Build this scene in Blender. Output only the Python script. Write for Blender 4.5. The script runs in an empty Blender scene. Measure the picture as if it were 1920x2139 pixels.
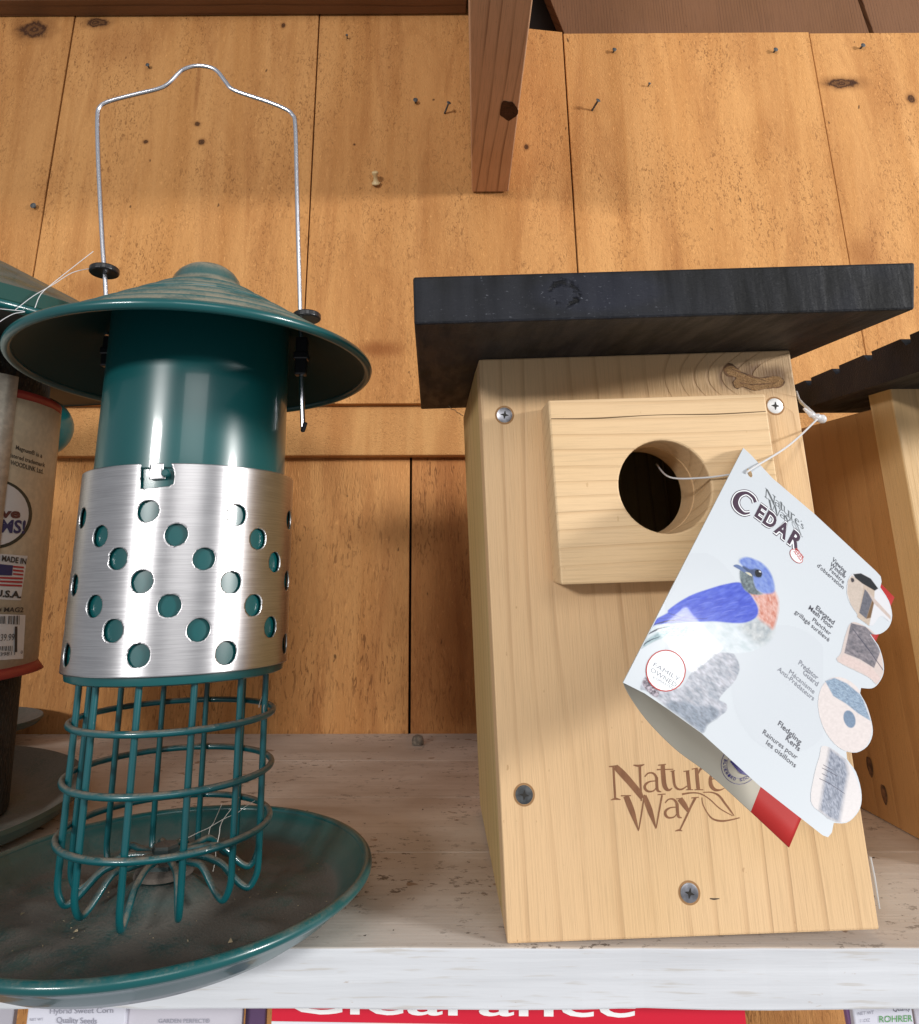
import bpy, bmesh, math, random
import numpy as np
from mathutils import Matrix, Vector
random.seed(7)
rng = np.random.default_rng(7)
S = bpy.context.scene
COL = S.collection
MM = 0.001
# ------------------------------------------------------------------ camera
FOC, CX, CY = 1421.4275, 902.2356, 820.9329          # calibrated on the 1920 x 2139 photograph
PITCH, YAW, ROLL = .263, -.0046, -.0023
CAM = np.array([53.9697, -297.0416, 133.1516])       # millimetres, shelf front edge at y=0, shelf top z=0
def _basis(p, y, r):
    cp, sp, cy, sy, cr, sr = np.cos(p), np.sin(p), np.cos(y), np.sin(y), np.cos(r), np.sin(r)
    F = np.array([sy*cp, cy*cp, sp]); R = np.array([cy, -sy, 0]); U = np.cross(R, F)
    return cr*R+sr*U, -sr*R+cr*U, F
cR, cU, cF = _basis(PITCH, YAW, ROLL)
cam = bpy.data.cameras.new('camera'); camo = bpy.data.objects.new('camera', cam); COL.objects.link(camo)
camo.matrix_world = Matrix(((cR[0], cU[0], -cF[0], CAM[0]*MM), (cR[1], cU[1], -cF[1], CAM[1]*MM), (cR[2], cU[2], -cF[2], CAM[2]*MM), (0, 0, 0, 1)))
cam.sensor_fit = 'HORIZONTAL'; cam.sensor_width = 36; cam.lens = FOC/1920*36
cam.shift_x = (960-CX)/1920; cam.shift_y = (CY-1069.5)/1920
cam.clip_start = .01; cam.clip_end = 100
S.camera = camo
S.render.resolution_x = 919; S.render.resolution_y = 1024
# ------------------------------------------------------------------ light
w = bpy.data.worlds.new('World'); S.world = w; w.use_nodes = True
w.node_tree.nodes['Background'].inputs[0].default_value = (.93, .96, 1, 1)
w.node_tree.nodes['Background'].inputs[1].default_value = .36
def lamp(name, az, el, dist, sx, sy, power, col=(1, .985, .96), tgt=(.05, .05, .15), spin=0):
    l = bpy.data.lights.new(name, 'AREA'); l.shape = 'RECTANGLE'; l.size = sx; l.size_y = sy; l.energy = power; l.color = col
    o = bpy.data.objects.new(name, l); COL.objects.link(o)
    a, e = math.radians(az), math.radians(el)
    d = Vector((math.sin(a)*math.cos(e), -math.cos(a)*math.cos(e), math.sin(e)))
    o.location = Vector(tgt)+d*dist
    o.rotation_euler = d.to_track_quat('Z', 'Y').to_euler()
    if spin: o.rotation_euler.rotate_axis('Z', math.radians(spin))
    return o
lamp('shop_light_right', 64, 10, 2.6, .45, .22, 64)
lamp('shop_light_left', -28, 11.5, 2.7, .5, .2, 40)
lamp('shop_light_front', 14, 22, 3.0, 1.4, 1.1, 20)
lamp('shop_light_high', 65.9, 37.3, 2.4, .13, .17, 1.7, tgt=(0.131, -0.079, 0.115))
S.view_settings.view_transform = 'Standard'; S.view_settings.look = 'None'
S.view_settings.exposure = -.14; S.view_settings.gamma = 1
# ------------------------------------------------------------------ geometry helpers
def ray(u): return cF+cR*(u[0]-CX)/FOC-cU*(u[1]-CY)/FOC
def on(u, P0, n):
    d = ray(u); n = np.array(n, float); s = ((np.array(P0, float)-CAM)@n)/(d@n); return CAM+s*d
def onY(u, y): return on(u, (0, y, 0), (0, 1, 0))
def onZ(u, z): return on(u, (0, 0, z), (0, 0, 1))
INV = {}
def root(name, loc, label, cat, group=None, frame=None):
    o = bpy.data.objects.new(name, None); COL.objects.link(o); o.empty_display_size = .02
    if frame is None: m = Matrix.Translation(Vector(loc)*MM)
    else:
        ex, ey, ez = frame
        m = Matrix(((ex[0], ey[0], ez[0], loc[0]*MM), (ex[1], ey[1], ez[1], loc[1]*MM), (ex[2], ey[2], ez[2], loc[2]*MM), (0, 0, 0, 1)))
    o.matrix_world = m; INV[o.name] = np.array(m.inverted())
    tag(o, label, cat, group); return o
def tag(o, label=None, cat=None, group=None, kind=None):
    if label: o['label'] = label
    if cat: o['category'] = cat
    if group: o['group'] = group
    if kind: o['kind'] = kind
    return o
def mesh(name, V, Fc, mat, parent=None, smooth=False, cols=None, loc=None, bevel=0, solid=0, fmats=None):
    V = np.asarray(V, float).reshape(-1, 3)*MM
    inv = None
    if parent is not None: inv = INV[parent.name]
    if inv is not None: V = V@inv[:3, :3].T+inv[:3, 3]
    elif loc is not None: V = V-np.array(loc)*MM
    me = bpy.data.meshes.new(name)
    me.from_pydata(V.tolist(), [], [tuple(int(i) for i in f) for f in Fc]); me.update()
    if isinstance(mat, (list, tuple)):
        for m in mat: me.materials.append(m)
        if fmats is not None: me.polygons.foreach_set('material_index', fmats)
    else: me.materials.append(mat)
    if smooth:
        me.polygons.foreach_set('use_smooth', [True]*len(me.polygons)); me.set_sharp_from_angle(angle=math.radians(38))
    if cols is not None:
        a = me.color_attributes.new('Col', 'FLOAT_COLOR', 'POINT')
        c = np.ones((len(V), 4)); c[:, :3] = cols; a.data.foreach_set('color', c.ravel())
    o = bpy.data.objects.new(name, me); COL.objects.link(o)
    if parent is not None:
        o.parent = parent; INV[o.name] = INV[parent.name]
    elif loc is not None: o.location = Vector(loc)*MM
    if bevel:
        b = o.modifiers.new('bevel', 'BEVEL'); b.width = bevel*MM; b.segments = 2; b.limit_method = 'ANGLE'; b.angle_limit = math.radians(40)
    if solid:
        s = o.modifiers.new('solid', 'SOLIDIFY'); s.thickness = solid*MM; s.offset = 0
    return o
class MB:
    def __init__(s): s.v = []; s.f = []
    def add(s, V, Fc):
        n = len(s.v); s.v += [tuple(p) for p in V]; s.f += [tuple(i+n for i in f) for f in Fc]; return s
    def box(s, a, b):
        x0, y0, z0 = a; x1, y1, z1 = b
        return s.hexa([(x0, y0, z0), (x1, y0, z0), (x1, y1, z0), (x0, y1, z0), (x0, y0, z1), (x1, y0, z1), (x1, y1, z1), (x0, y1, z1)])
    def hexa(s, P): return s.add(P, [(0, 3, 2, 1), (4, 5, 6, 7), (0, 1, 5, 4), (1, 2, 6, 5), (2, 3, 7, 6), (3, 0, 4, 7)])
    def tube(s, path, r, seg=12, closed=False, caps=True):
        P = [np.array(p, float) for p in path]; n = len(P); rs = r if hasattr(r, '__len__') else [r]*n
        T = []
        for i in range(n):
            a = P[(i-1) % n] if (closed or i > 0) else P[i]; b = P[(i+1) % n] if (closed or i < n-1) else P[i]
            t = b-a; T.append(t/max(np.linalg.norm(t), 1e-9))
        ref = np.array([0, 0, 1.]) if abs(T[0][2]) < .9 else np.array([1., 0, 0])
        nrm = np.cross(T[0], ref); nrm /= np.linalg.norm(nrm); V = []
        for i in range(n):
            nrm = nrm-T[i]*(nrm@T[i]); nrm /= max(np.linalg.norm(nrm), 1e-9); bn = np.cross(T[i], nrm)
            for k in range(seg):
                a = 2*math.pi*k/seg; V.append(P[i]+rs[i]*(math.cos(a)*nrm+math.sin(a)*bn))
        Fc = []
        for i in range(n if closed else n-1):
            for k in range(seg):
                k2 = (k+1) % seg; j = (i+1) % n
                Fc.append((i*seg+k, i*seg+k2, j*seg+k2, j*seg+k))
        if caps and not closed:
            Fc.append(tuple(range(seg))[::-1]); Fc.append(tuple((n-1)*seg+k for k in range(seg)))
        return s.add(V, Fc)
    def lathe(s, prof, frame, seg=96, closed=False):
        o, ex, ey, ez = frame; V = []; n = len(prof)
        for r, z in prof:
            for k in range(seg):
                a = 2*math.pi*k/seg; V.append(o+ex*r*math.cos(a)+ey*r*math.sin(a)+ez*z)
        Fc = []
        for i in range(n if closed else n-1):
            for k in range(seg):
                k2 = (k+1) % seg; j = (i+1) % n
                Fc.append((i*seg+k, i*seg+k2, j*seg+k2, j*seg+k))
        return s.add(V, Fc)
    def poly(s, P): return s.add(P, [tuple(range(len(P)))])
    def obj(s, name, mat, parent=None, **k): return mesh(name, s.v, s.f, mat, parent, **k)
def smoothpath(P, n=8, closed=False):
    P = [np.array(p, float) for p in P]; out = []; N = len(P)
    for i in range(N if closed else N-1):
        p0 = P[(i-1) % N] if closed or i > 0 else P[i]; p1 = P[i]; p2 = P[(i+1) % N]
        p3 = P[(i+2) % N] if closed or i < N-2 else p2
        for k in range(n):
            t = k/n
            out.append(.5*((2*p1)+(-p0+p2)*t+(2*p0-5*p1+4*p2-p3)*t*t+(-p0+3*p1-3*p2+p3)*t**3))
    if not closed: out.append(P[-1])
    return out
def ribbon(P, W, n=7):
    """variable-width stroke in 2-D -> vertices, quads"""
    A = [np.array([p[0], p[1], w_]) for p, w_ in zip(P, W)]
    A = smoothpath(A, n) if len(A) > 2 else A
    A = np.array(A); d = np.gradient(A[:, :2], axis=0); d /= np.maximum(np.linalg.norm(d, axis=1, keepdims=True), 1e-9)
    nn = np.stack([-d[:, 1], d[:, 0]], 1)*A[:, 2:3]/2
    L = A[:, :2]+nn; Rr = A[:, :2]-nn; m = len(A)
    return np.vstack([L, Rr]), [(i, i+1, m+i+1, m+i) for i in range(m-1)]
def plate(a0, a1, c0, c1, b0, b1, ha, hc, r, Bf, seg=48):
    """rectangular board with a round through-hole; Bf maps (a,b,c) to world"""
    ang = [2*math.pi*k/seg+.0001 for k in range(seg)]
    inner = [(ha+r*math.cos(t), hc+r*math.sin(t)) for t in ang]; outer = []
    for t in ang:
        dx, dz = math.cos(t), math.sin(t)
        k = min(((a1-ha)/dx if dx > 0 else (a0-ha)/dx) if abs(dx) > 1e-9 else 1e9, ((c1-hc)/dz if dz > 0 else (c0-hc)/dz) if abs(dz) > 1e-9 else 1e9)
        outer.append([ha+dx*k, hc+dz*k])
    for ca, cc in ((a0, c0), (a1, c0), (a1, c1), (a0, c1)):
        i = min(range(seg), key=lambda i: (outer[i][0]-ca)**2+(outer[i][1]-cc)**2); outer[i] = [ca, cc]
    V = [Bf(x, b, z) for b in (b0, b1) for ring in (inner, outer) for x, z in ring]; Fc = []
    for k in range(seg):
        j = (k+1) % seg
        Fc += [(k, seg+k, seg+j, j), (2*seg+k, 2*seg+j, 3*seg+j, 3*seg+k), (k, j, 2*seg+j, 2*seg+k), (seg+k, 3*seg+k, 3*seg+j, seg+j)]
    return V, Fc
_tc = {}
def textmesh(t, bold=0.0, space=1.0):
    key = (t, bold, space)
    if key not in _tc:
        c = bpy.data.curves.new('t', 'FONT'); c.body = t; c.size = 1; c.offset = bold; c.resolution_u = 3; c.space_character = space
        o = bpy.data.objects.new('t', c); COL.objects.link(o)
        dg = bpy.context.evaluated_depsgraph_get(); me = bpy.data.meshes.new_from_object(o.evaluated_get(dg))
        V = np.array([v.co[:2] for v in me.vertices]); Fc = [tuple(p.vertices) for p in me.polygons]
        bpy.data.objects.remove(o); bpy.data.curves.remove(c); bpy.data.meshes.remove(me)
        V[:, 0] -= V[:, 0].min(); _tc[key] = (V, Fc, V[:, 0].max())
    return _tc[key]
def textpx(mb, t, p0, p1, h, up, proj, bold=0.0, space=1.0, up2=None):
    V, Fc, wd = textmesh(t, bold, space); p0 = np.array(p0, float); p1 = np.array(p1, float); up = np.array(up, float); up /= np.linalg.norm(up)
    mb.add([proj(p0+(p1-p0)*x/wd+up*y/.72*h) for x, y in V], Fc)
# ------------------------------------------------------------------ materials
def newmat(name):
    m = bpy.data.materials.new(name); m.use_nodes = True; nt = m.node_tree; return m, nt, nt.nodes['Principled BSDF']
def N(nt, t, **k):
    n = nt.nodes.new(t)
    for a, b in k.items(): setattr(n, a, b)
    return n
def L(nt, a, b): nt.links.new(a, b)
def val(nt, s, i, v):
    if isinstance(v, (int, float)): s.inputs[i].default_value = v
    else: L(nt, v, s.inputs[i])
def M(nt, op, a, b=None, c=None, clamp=False):
    n = N(nt, 'ShaderNodeMath', operation=op, use_clamp=clamp); val(nt, n, 0, a)
    if b is not None: val(nt, n, 1, b)
    if c is not None: val(nt, n, 2, c)
    return n.outputs[0]
def mix(nt, f, a, b, mode='MIX'):
    n = N(nt, 'ShaderNodeMix', data_type='RGBA', blend_type=mode); val(nt, n, 0, f)
    for s, v in ((6, a), (7, b)):
        if isinstance(v, (tuple, list)): n.inputs[s].default_value = tuple(v)[:3]+(1,)
        else: L(nt, v, n.inputs[s])
    return n.outputs[2]
def coords(nt, sc=(1, 1, 1), rot=(0, 0, 0), loc=(0, 0, 0)):
    t = N(nt, 'ShaderNodeTexCoord'); m = N(nt, 'ShaderNodeMapping'); L(nt, t.outputs['Object'], m.inputs[0])
    m.inputs['Scale'].default_value = sc; m.inputs['Rotation'].default_value = rot; m.inputs['Location'].default_value = loc
    return m.outputs[0]
def noise(nt, v, scale=1, detail=3, rough=.55, dist=0):
    n = N(nt, 'ShaderNodeTexNoise'); L(nt, v, n.inputs['Vector']); n.inputs['Scale'].default_value = scale
    n.inputs['Detail'].default_value = detail; n.inputs['Roughness'].default_value = rough; n.inputs['Distortion'].default_value = dist
    return n.outputs['Fac']
def step(nt, v, a, b, o0=0., o1=1.):
    n = N(nt, 'ShaderNodeMapRange', interpolation_type='SMOOTHSTEP'); L(nt, v, n.inputs[0])
    for i, x in enumerate((a, b, o0, o1)): n.inputs[i+1].default_value = x
    return n.outputs[0]
def bump(nt, bs, h, strength=.3, dist=.0005, prev=None):
    b = N(nt, 'ShaderNodeBump'); L(nt, h, b.inputs['Height']); b.inputs['Strength'].default_value = strength; b.inputs['Distance'].default_value = dist
    if prev: L(nt, prev, b.inputs['Normal'])
    L(nt, b.outputs[0], bs.inputs['Normal']); return b.outputs[0]
def simple(name, col, rough=.5, metal=0, coat=0, spec=.5, trans=0, var=0):
    m, nt, b = newmat(name); b.inputs['Base Color'].default_value = tuple(col)+(1,); b.inputs['Roughness'].default_value = rough
    b.inputs['Metallic'].default_value = metal; b.inputs['Coat Weight'].default_value = coat; b.inputs['Specular IOR Level'].default_value = spec
    b.inputs['Transmission Weight'].default_value = trans
    if var:
        n = noise(nt, coords(nt), 260, 5); c = mix(nt, step(nt, n, .35, .7), tuple(x*(1-var) for x in col), tuple(min(1, x*(1+var)) for x in col)); L(nt, c, b.inputs['Base Color'])
    return m
def knot(nt, vec, c, sx, sz, soft=.5):
    """elliptical mask round a point (metres, object space, x-z plane)"""
    s = N(nt, 'ShaderNodeSeparateXYZ'); L(nt, vec, s.inputs[0])
    dx = M(nt, 'DIVIDE', M(nt, 'SUBTRACT', s.outputs[0], c[0]), sx); dz = M(nt, 'DIVIDE', M(nt, 'SUBTRACT', s.outputs[2], c[1]), sz)
    d = M(nt, 'SQRT', M(nt, 'ADD', M(nt, 'MULTIPLY', dx, dx), M(nt, 'MULTIPLY', dz, dz)))
    return d
def cedar(name, light, dark, grain='z', freq=95, knots=(), line=.5, seed=0., tint=(.8, .75, .55), fib=.35):
    """planed softwood: thin irregular growth lines, fibres, broad tone drift"""
    m, nt, b = newmat(name)
    v = coords(nt, loc=(seed, seed*.37, seed*.71)); s = N(nt, 'ShaderNodeSeparateXYZ'); L(nt, v, s.inputs[0])
    if grain == 'z':
        cross = M(nt, 'ADD', s.outputs[0], M(nt, 'MULTIPLY', s.outputs[1], .45)); lo = coords(nt, (14, 14, 2.2), loc=(seed, 0, 0)); hi = coords(nt, (1500, 1500, 40)); med = coords(nt, (160, 160, 6))
    elif grain == 'x':
        cross = M(nt, 'ADD', s.outputs[2], M(nt, 'MULTIPLY', s.outputs[1], .45)); lo = coords(nt, (2.2, 14, 14), loc=(seed, 0, 0)); hi = coords(nt, (40, 1500, 1500)); med = coords(nt, (6, 160, 160))
    else:
        cross = M(nt, 'ADD', s.outputs[2], M(nt, 'MULTIPLY', s.outputs[0], .45)); lo = coords(nt, (14, 2.2, 14), loc=(seed, 0, 0)); hi = coords(nt, (1500, 40, 1500)); med = coords(nt, (160, 6, 160))
    nlo = noise(nt, lo, 1, 2); nhi = noise(nt, hi, 1, 3, .6); nm = noise(nt, med, 1, 3)
    ph = M(nt, 'ADD', M(nt, 'MULTIPLY', cross, freq), M(nt, 'MULTIPLY', nlo, 2.6))
    kd = None
    for (kx, kz, ax, az) in knots:
        d = knot(nt, coords(nt), (kx, kz), ax, az); g = step(nt, d, 0., 4., 1., 0.)
        ph = M(nt, 'ADD', ph, M(nt, 'MULTIPLY', g, 2.6)); kk = step(nt, M(nt, 'ADD', d, M(nt, 'MULTIPLY', M(nt, 'SUBTRACT', nm, .5), 1.6)), .8, 1.6, 1., 0.)
        kd = kk if kd is None else M(nt, 'MAXIMUM', kd, kk)
    fr = M(nt, 'FRACT', ph)
    ln = M(nt, 'MULTIPLY', step(nt, fr, .70, .95), step(nt, fr, .95, 1., 1., 0.))
    lm = noise(nt, coords(nt, (55, 55, 55), loc=(seed, 4, 4)) if False else lo, 3.1, 2); ln = M(nt, 'MULTIPLY', M(nt, 'MULTIPLY', ln, step(nt, lm, .35, .6, .25, 1.)), M(nt, 'ADD', M(nt, 'MULTIPLY', nm, .9), .25))
    c = mix(nt, M(nt, 'MULTIPLY', ln, line, clamp=True), light, dark)
    c = mix(nt, M(nt, 'MULTIPLY', step(nt, nlo, .35, .7), .22), c, mix(nt, 1., c, (.78, .68, .58), 'MULTIPLY'))
    c = mix(nt, M(nt, 'MULTIPLY', step(nt, nhi, .45, .75), fib), c, tuple(x*.62 for x in light))
    big = noise(nt, coords(nt, (9, 9, 9), loc=(seed, 1, 2)), 1, 3)
    c = mix(nt, M(nt, 'MULTIPLY', step(nt, big, .4, .7), .35), c, mix(nt, 1., c, tint, 'MULTIPLY'))
    pore = step(nt, noise(nt, coords(nt, (420, 420, 210)), 1, 2), .71, .76)
    c = mix(nt, M(nt, 'MULTIPLY', pore, .5), c, dark)
    if kd is not None: c = mix(nt, M(nt, 'MULTIPLY', kd, step(nt, fr, .0, .9, .4, .8)), c, (dark[0]*.38, dark[1]*.32, dark[2]*.28))
    L(nt, c, b.inputs['Base Color']); b.inputs['Roughness'].default_value = .55; b.inputs['Specular IOR Level'].default_value = .25
    bump(nt, b, M(nt, 'SUBTRACT', nhi, M(nt, 'MULTIPLY', ln, 1.)), .45, .0005)
    return m
def pine(name, light, mid, dark, knots=(), fleck=.7, seed=0., attr=True, vstretch=2.2, blot=5., stains=()):
    """rough band-sawn boards"""
    m, nt, b = newmat(name)
    f1 = noise(nt, coords(nt, (430, 430, 430/vstretch), loc=(seed, 0, seed)), 1, 4, .62, 1.2)
    f2 = noise(nt, coords(nt, (900, 900, 900/(vstretch*1.6)), loc=(seed, 0, 0)), 1, 3, .6, .6)
    grain = noise(nt, coords(nt, (34, 34, 2.2), loc=(seed, 0, 0)), 1, 4, .6, .5)
    blotch = noise(nt, coords(nt, (blot*5, blot*5, blot*.9), loc=(seed, 3, 0)), 1, 6, .66, .8)
    dens = step(nt, noise(nt, coords(nt, (15, 15, 7), loc=(0, seed, 0)), 1, 4, .65), .38, .66)
    c = mix(nt, step(nt, grain, .3, .75), light, mid)
    c = mix(nt, M(nt, 'MULTIPLY', step(nt, blotch, .40, .70), .55), c, dark)
    fl = M(nt, 'MULTIPLY', step(nt, f1, .54, .62), M(nt, 'ADD', M(nt, 'MULTIPLY', dens, .95), .1))
    c = mix(nt, M(nt, 'MULTIPLY', fl, fleck), c, tuple(x*.45 for x in dark))
    hl = M(nt, 'MULTIPLY', step(nt, f1, .40, .33), .45)
    c = mix(nt, hl, c, tuple(min(1, x*1.25) for x in light))
    pt = step(nt, noise(nt, coords(nt, (120, 120, 60), loc=(seed, 0, 9)), 1, 2), .735, .77)
    c = mix(nt, M(nt, 'MULTIPLY', pt, .75), c, (.05, .025, .01))
    if attr:
        a = N(nt, 'ShaderNodeAttribute', attribute_name='Col'); c = mix(nt, 1., c, a.outputs['Color'], 'MULTIPLY')
    for (kx, kz, ax, az, st) in stains:
        d = M(nt, 'ADD', knot(nt, coords(nt), (kx, kz), ax, az), M(nt, 'MULTIPLY', M(nt, 'SUBTRACT', grain, .5), 1.2))
        c = mix(nt, M(nt, 'MULTIPLY', step(nt, d, .2, 1.4, 1., 0.), st), c, (.25, .08, .02))
    for (kx, kz, ax, az) in knots:
        d = M(nt, 'ADD', knot(nt, coords(nt, loc=(0, 0, 0)), (kx, kz), ax, az), M(nt, 'ADD', M(nt, 'MULTIPLY', M(nt, 'SUBTRACT', f1, .5), .7), M(nt, 'MULTIPLY', M(nt, 'SUBTRACT', noise(nt, coords(nt, (90, 90, 90)), 1, 3), .5), 1.4)))
        halo = step(nt, d, .8, 2.2, .55, 0.); c = mix(nt, halo, c, tuple(x*.55 for x in dark))
        k = step(nt, d, .75, 1.25, 1., 0.); rings = M(nt, 'ADD', M(nt, 'MULTIPLY', M(nt, 'SINE', M(nt, 'MULTIPLY', d, 11.)), .16), .82)
        c = mix(nt, M(nt, 'MULTIPLY', k, rings), c, (.05, .018, .008))
    L(nt, c, b.inputs['Base Color']); b.inputs['Roughness'].default_value = .75; b.inputs['Specular IOR Level'].default_value = .2
    h = M(nt, 'ADD', M(nt, 'MULTIPLY', f1, -1.), M(nt, 'MULTIPLY', f2, .35))
    bump(nt, b, h, .75, .0012)
    return m
def dusty(name, col, dust, amount=.5, rough=.3, coat=.4, dscale=60, lo=.25, hi=.9):
    """gloss enamel with dust lying on the faces that look up"""
    m, nt, b = newmat(name)
    g = N(nt, 'ShaderNodeNewGeometry'); s = N(nt, 'ShaderNodeSeparateXYZ'); L(nt, g.outputs['Normal'], s.inputs[0])
    up = step(nt, s.outputs[2], lo, hi); n = noise(nt, coords(nt), dscale, 5, .65); fine = noise(nt, coords(nt), 900, 3, .7)
    d = M(nt, 'MULTIPLY', up, step(nt, M(nt, 'ADD', n, M(nt, 'MULTIPLY', fine, .35)), .62-.35*amount, .95-.35*amount), clamp=True)
    d = M(nt, 'MULTIPLY', d, min(1, .4+amount))
    dc = mix(nt, fine, tuple(x*.7 for x in dust), tuple(x*1.3 for x in dust))
    L(nt, mix(nt, d, col, dc), b.inputs['Base Color'])
    L(nt, M(nt, 'ADD', rough, M(nt, 'MULTIPLY', d, .6)), b.inputs['Roughness']); L(nt, M(nt, 'MULTIPLY', M(nt, 'SUBTRACT', 1., d), coat), b.inputs['Coat Weight'])
    b.inputs['Coat Roughness'].default_value = .08
    bump(nt, b, M(nt, 'MULTIPLY', fine, d), .5, .0006)
    return m
TEAL = (.002, .076, .080)
teal = dusty('green_enamel', TEAL, (.16, .13, .10), .12, .3, .35)
teal_wire = dusty('green_wire_enamel', (.002, .085, .098), (.20, .16, .12), .5, .32, .5, dscale=180)
teal_dirty = dusty('dusty_tray_enamel', (.004, .075, .075), (.105, .096, .083), .62, .38, .3, dscale=48, lo=.62, hi=.985)
dark_green = dusty('dark_green_enamel', (.008, .055, .045), (.12, .11, .09), .35, .4, .3)
under = simple('hood_shaded_enamel', (.006, .034, .029), .45, coat=0, spec=.2)  # hood enamel darkened: the shade beneath it is put into the colour
black_plastic = simple('black_plastic', (.012, .012, .014), .28)
wire = simple('bright_wire', (.78, .78, .84), .22, 1)
white_plastic = simple('clear_plastic', (.78, .78, .8), .3, trans=.25)
steel_screw = simple('screw_steel', (.42, .42, .46), .42, 1, var=.35)
screw_white = simple('screw_bright', (.85, .85, .85), .35, .3)
nail_mat = simple('nail_steel', (.09, .095, .10), .6, .4, var=.4)
hole_dark = simple('recess_dark', (.02, .017, .014), .7)
def brushed():
    m, nt, b = newmat('brushed_steel')
    n = noise(nt, coords(nt, (60, 60, 2600)), 1, 3, .6); n2 = noise(nt, coords(nt), 30, 4); 
    L(nt, mix(nt, step(nt, n, .3, .7), (.60, .585, .60), (.74, .725, .74)), b.inputs['Base Color'])
    b.inputs['Metallic'].default_value = 1
    L(nt, M(nt, 'ADD', M(nt, 'MULTIPLY', n, .12), M(nt, 'ADD', M(nt, 'MULTIPLY', n2, .10), .26)), b.inputs['Roughness'])
    b.inputs['Anisotropic'].default_value = .7; b.inputs['Anisotropic Rotation'].default_value = .25
    tn = N(nt, 'ShaderNodeTangent', direction_type='RADIAL', axis='Z'); L(nt, tn.outputs[0], b.inputs['Tangent'])
    bump(nt, b, n, .06, .0002); return m
steel = brushed()
# ------------------------------------------------------------------ setting: wall
YU, YR, YL = 335., 345., 359.
def boards(name, seams, z0, z1, y, mat, tones, gap=1.0, depth=18, tops=None, notch=None):
    mb = MB(); cols = []
    for i in range(len(seams)-1):
        a, b_ = seams[i]+gap/2, seams[i+1]-gap/2; zt = tops[i] if tops else z1
        dy = (i*37 % 5)*.35
        if notch and notch[0] == i:
            P = [(a, z0), (b_, z0), (b_, notch[2]-3), (notch[1], notch[2]+9), (notch[1], zt), (a, zt)]; m_ = len(P)
            mb.add([(x, y+dy, z) for x, z in P]+[(x, y+depth, z) for x, z in P], [tuple(range(m_)), tuple(range(m_, 2*m_))[::-1]]+[(k, k+m_, (k+1) % m_+m_, (k+1) % m_) for k in range(m_)]); cols += [tones[i]]*(2*m_)
        else: mb.box((a, y+dy, z0), (b_, y+depth, zt)); cols += [tones[i]]*8
    return mesh(name, mb.v, mb.f, mat, cols=cols, bevel=.5, loc=(0, y, 0))
def xs(u): return float(onY(u, YU)[0])
sA, sB, sC, sD = xs((100, 380)), xs((652, 330)), xs((1196, 380)), xs((1750, 400))
wz = lambda x, y: tuple(onY((x, y), YU)[[0, 2]]*MM)
kn = []
for (x, y, ax, az) in ((70, 62, 17, 11), (200, 46, 13, 6), (412, 258, 2.7, 2.4), (304, 295, 2.6, 2.2), (421, 296, 3, 3), (592, 52, 2, 3), (740, 300, 1.2, 1.2), (1762, 172, 17, 6), (1905, 205, 4, 5), (1100, 305, 2, 3)):
    p = wz(x, y); kn.append((p[0], p[1], ax*MM, az*MM))
st = []
for (x, y, ax, az, s_) in ((412, 180, 3, 42, .5), (250, 90, 40, 30, .35), (790, 728, 26, 9, .8), (1420, 560, 5, 60, .35), (1800, 530, 16, 26, .5), (190, 605, 20, 16, .4)):
    p = wz(x, y); st.append((p[0], p[1], ax*MM, az*MM, s_))
wall_mat = pine('rough_pine', (.61, .308, .112), (.50, .23, .073), (.35, .135, .038), knots=kn, stains=st, fleck=.62)
z_u0 = float(onY((800, 842), YU)[2]); z_top = float(onY((1400, 68), YU)[2])
boards('wall', [-760, sA, sB, sC, sD, 760], z_u0, 900, YU, wall_mat,
       [(.92, .9, .88), (1, 1, 1), (.97, .96, .95), (1.05, 1.07, 1.08), (1.06, 1.08, 1.1)], gap=1.3,
       tops=[1000, 1000, 1000, z_top, z_top-1], notch=(2, xs((1020, 300)), z_top+6))['kind'] = 'structure'
rail_mat = pine('rail_pine', (.60, .32, .12), (.50, .235, .08), (.38, .16, .05), seed=3., attr=False, vstretch=.6, fleck=.5)
z_r1 = float(onY((800, 842), YR)[2])+12; z_r0 = float(onY((800, 951), YR)[2])
tag(mesh('wall_rail', *(lambda m: (m.v, m.f))(MB().box((-700, YR, z_r0), (800, YR+14, z_r1))), rail_mat, bevel=1.2, loc=(0, YR, z_r0)),
    'horizontal pine rail running across the wall below the tall boards', 'rail')
sE = float(onY((857, 1200), YL)[0]); sF = float(onY((150, 1200), YL)[0])
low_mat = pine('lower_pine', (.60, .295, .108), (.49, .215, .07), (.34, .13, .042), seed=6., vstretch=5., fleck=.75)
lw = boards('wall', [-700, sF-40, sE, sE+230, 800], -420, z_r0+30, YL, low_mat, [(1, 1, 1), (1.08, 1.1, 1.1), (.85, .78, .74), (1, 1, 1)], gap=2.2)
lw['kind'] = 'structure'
bk = mesh('wall', *(lambda m: (m.v, m.f))(MB().box((-1000, YL+22, -500), (1000, YL+40, 1300))), simple('wall_void', (.02, .012, .008), .9), loc=(0, YL, 0)); bk['kind'] = 'structure'
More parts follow.
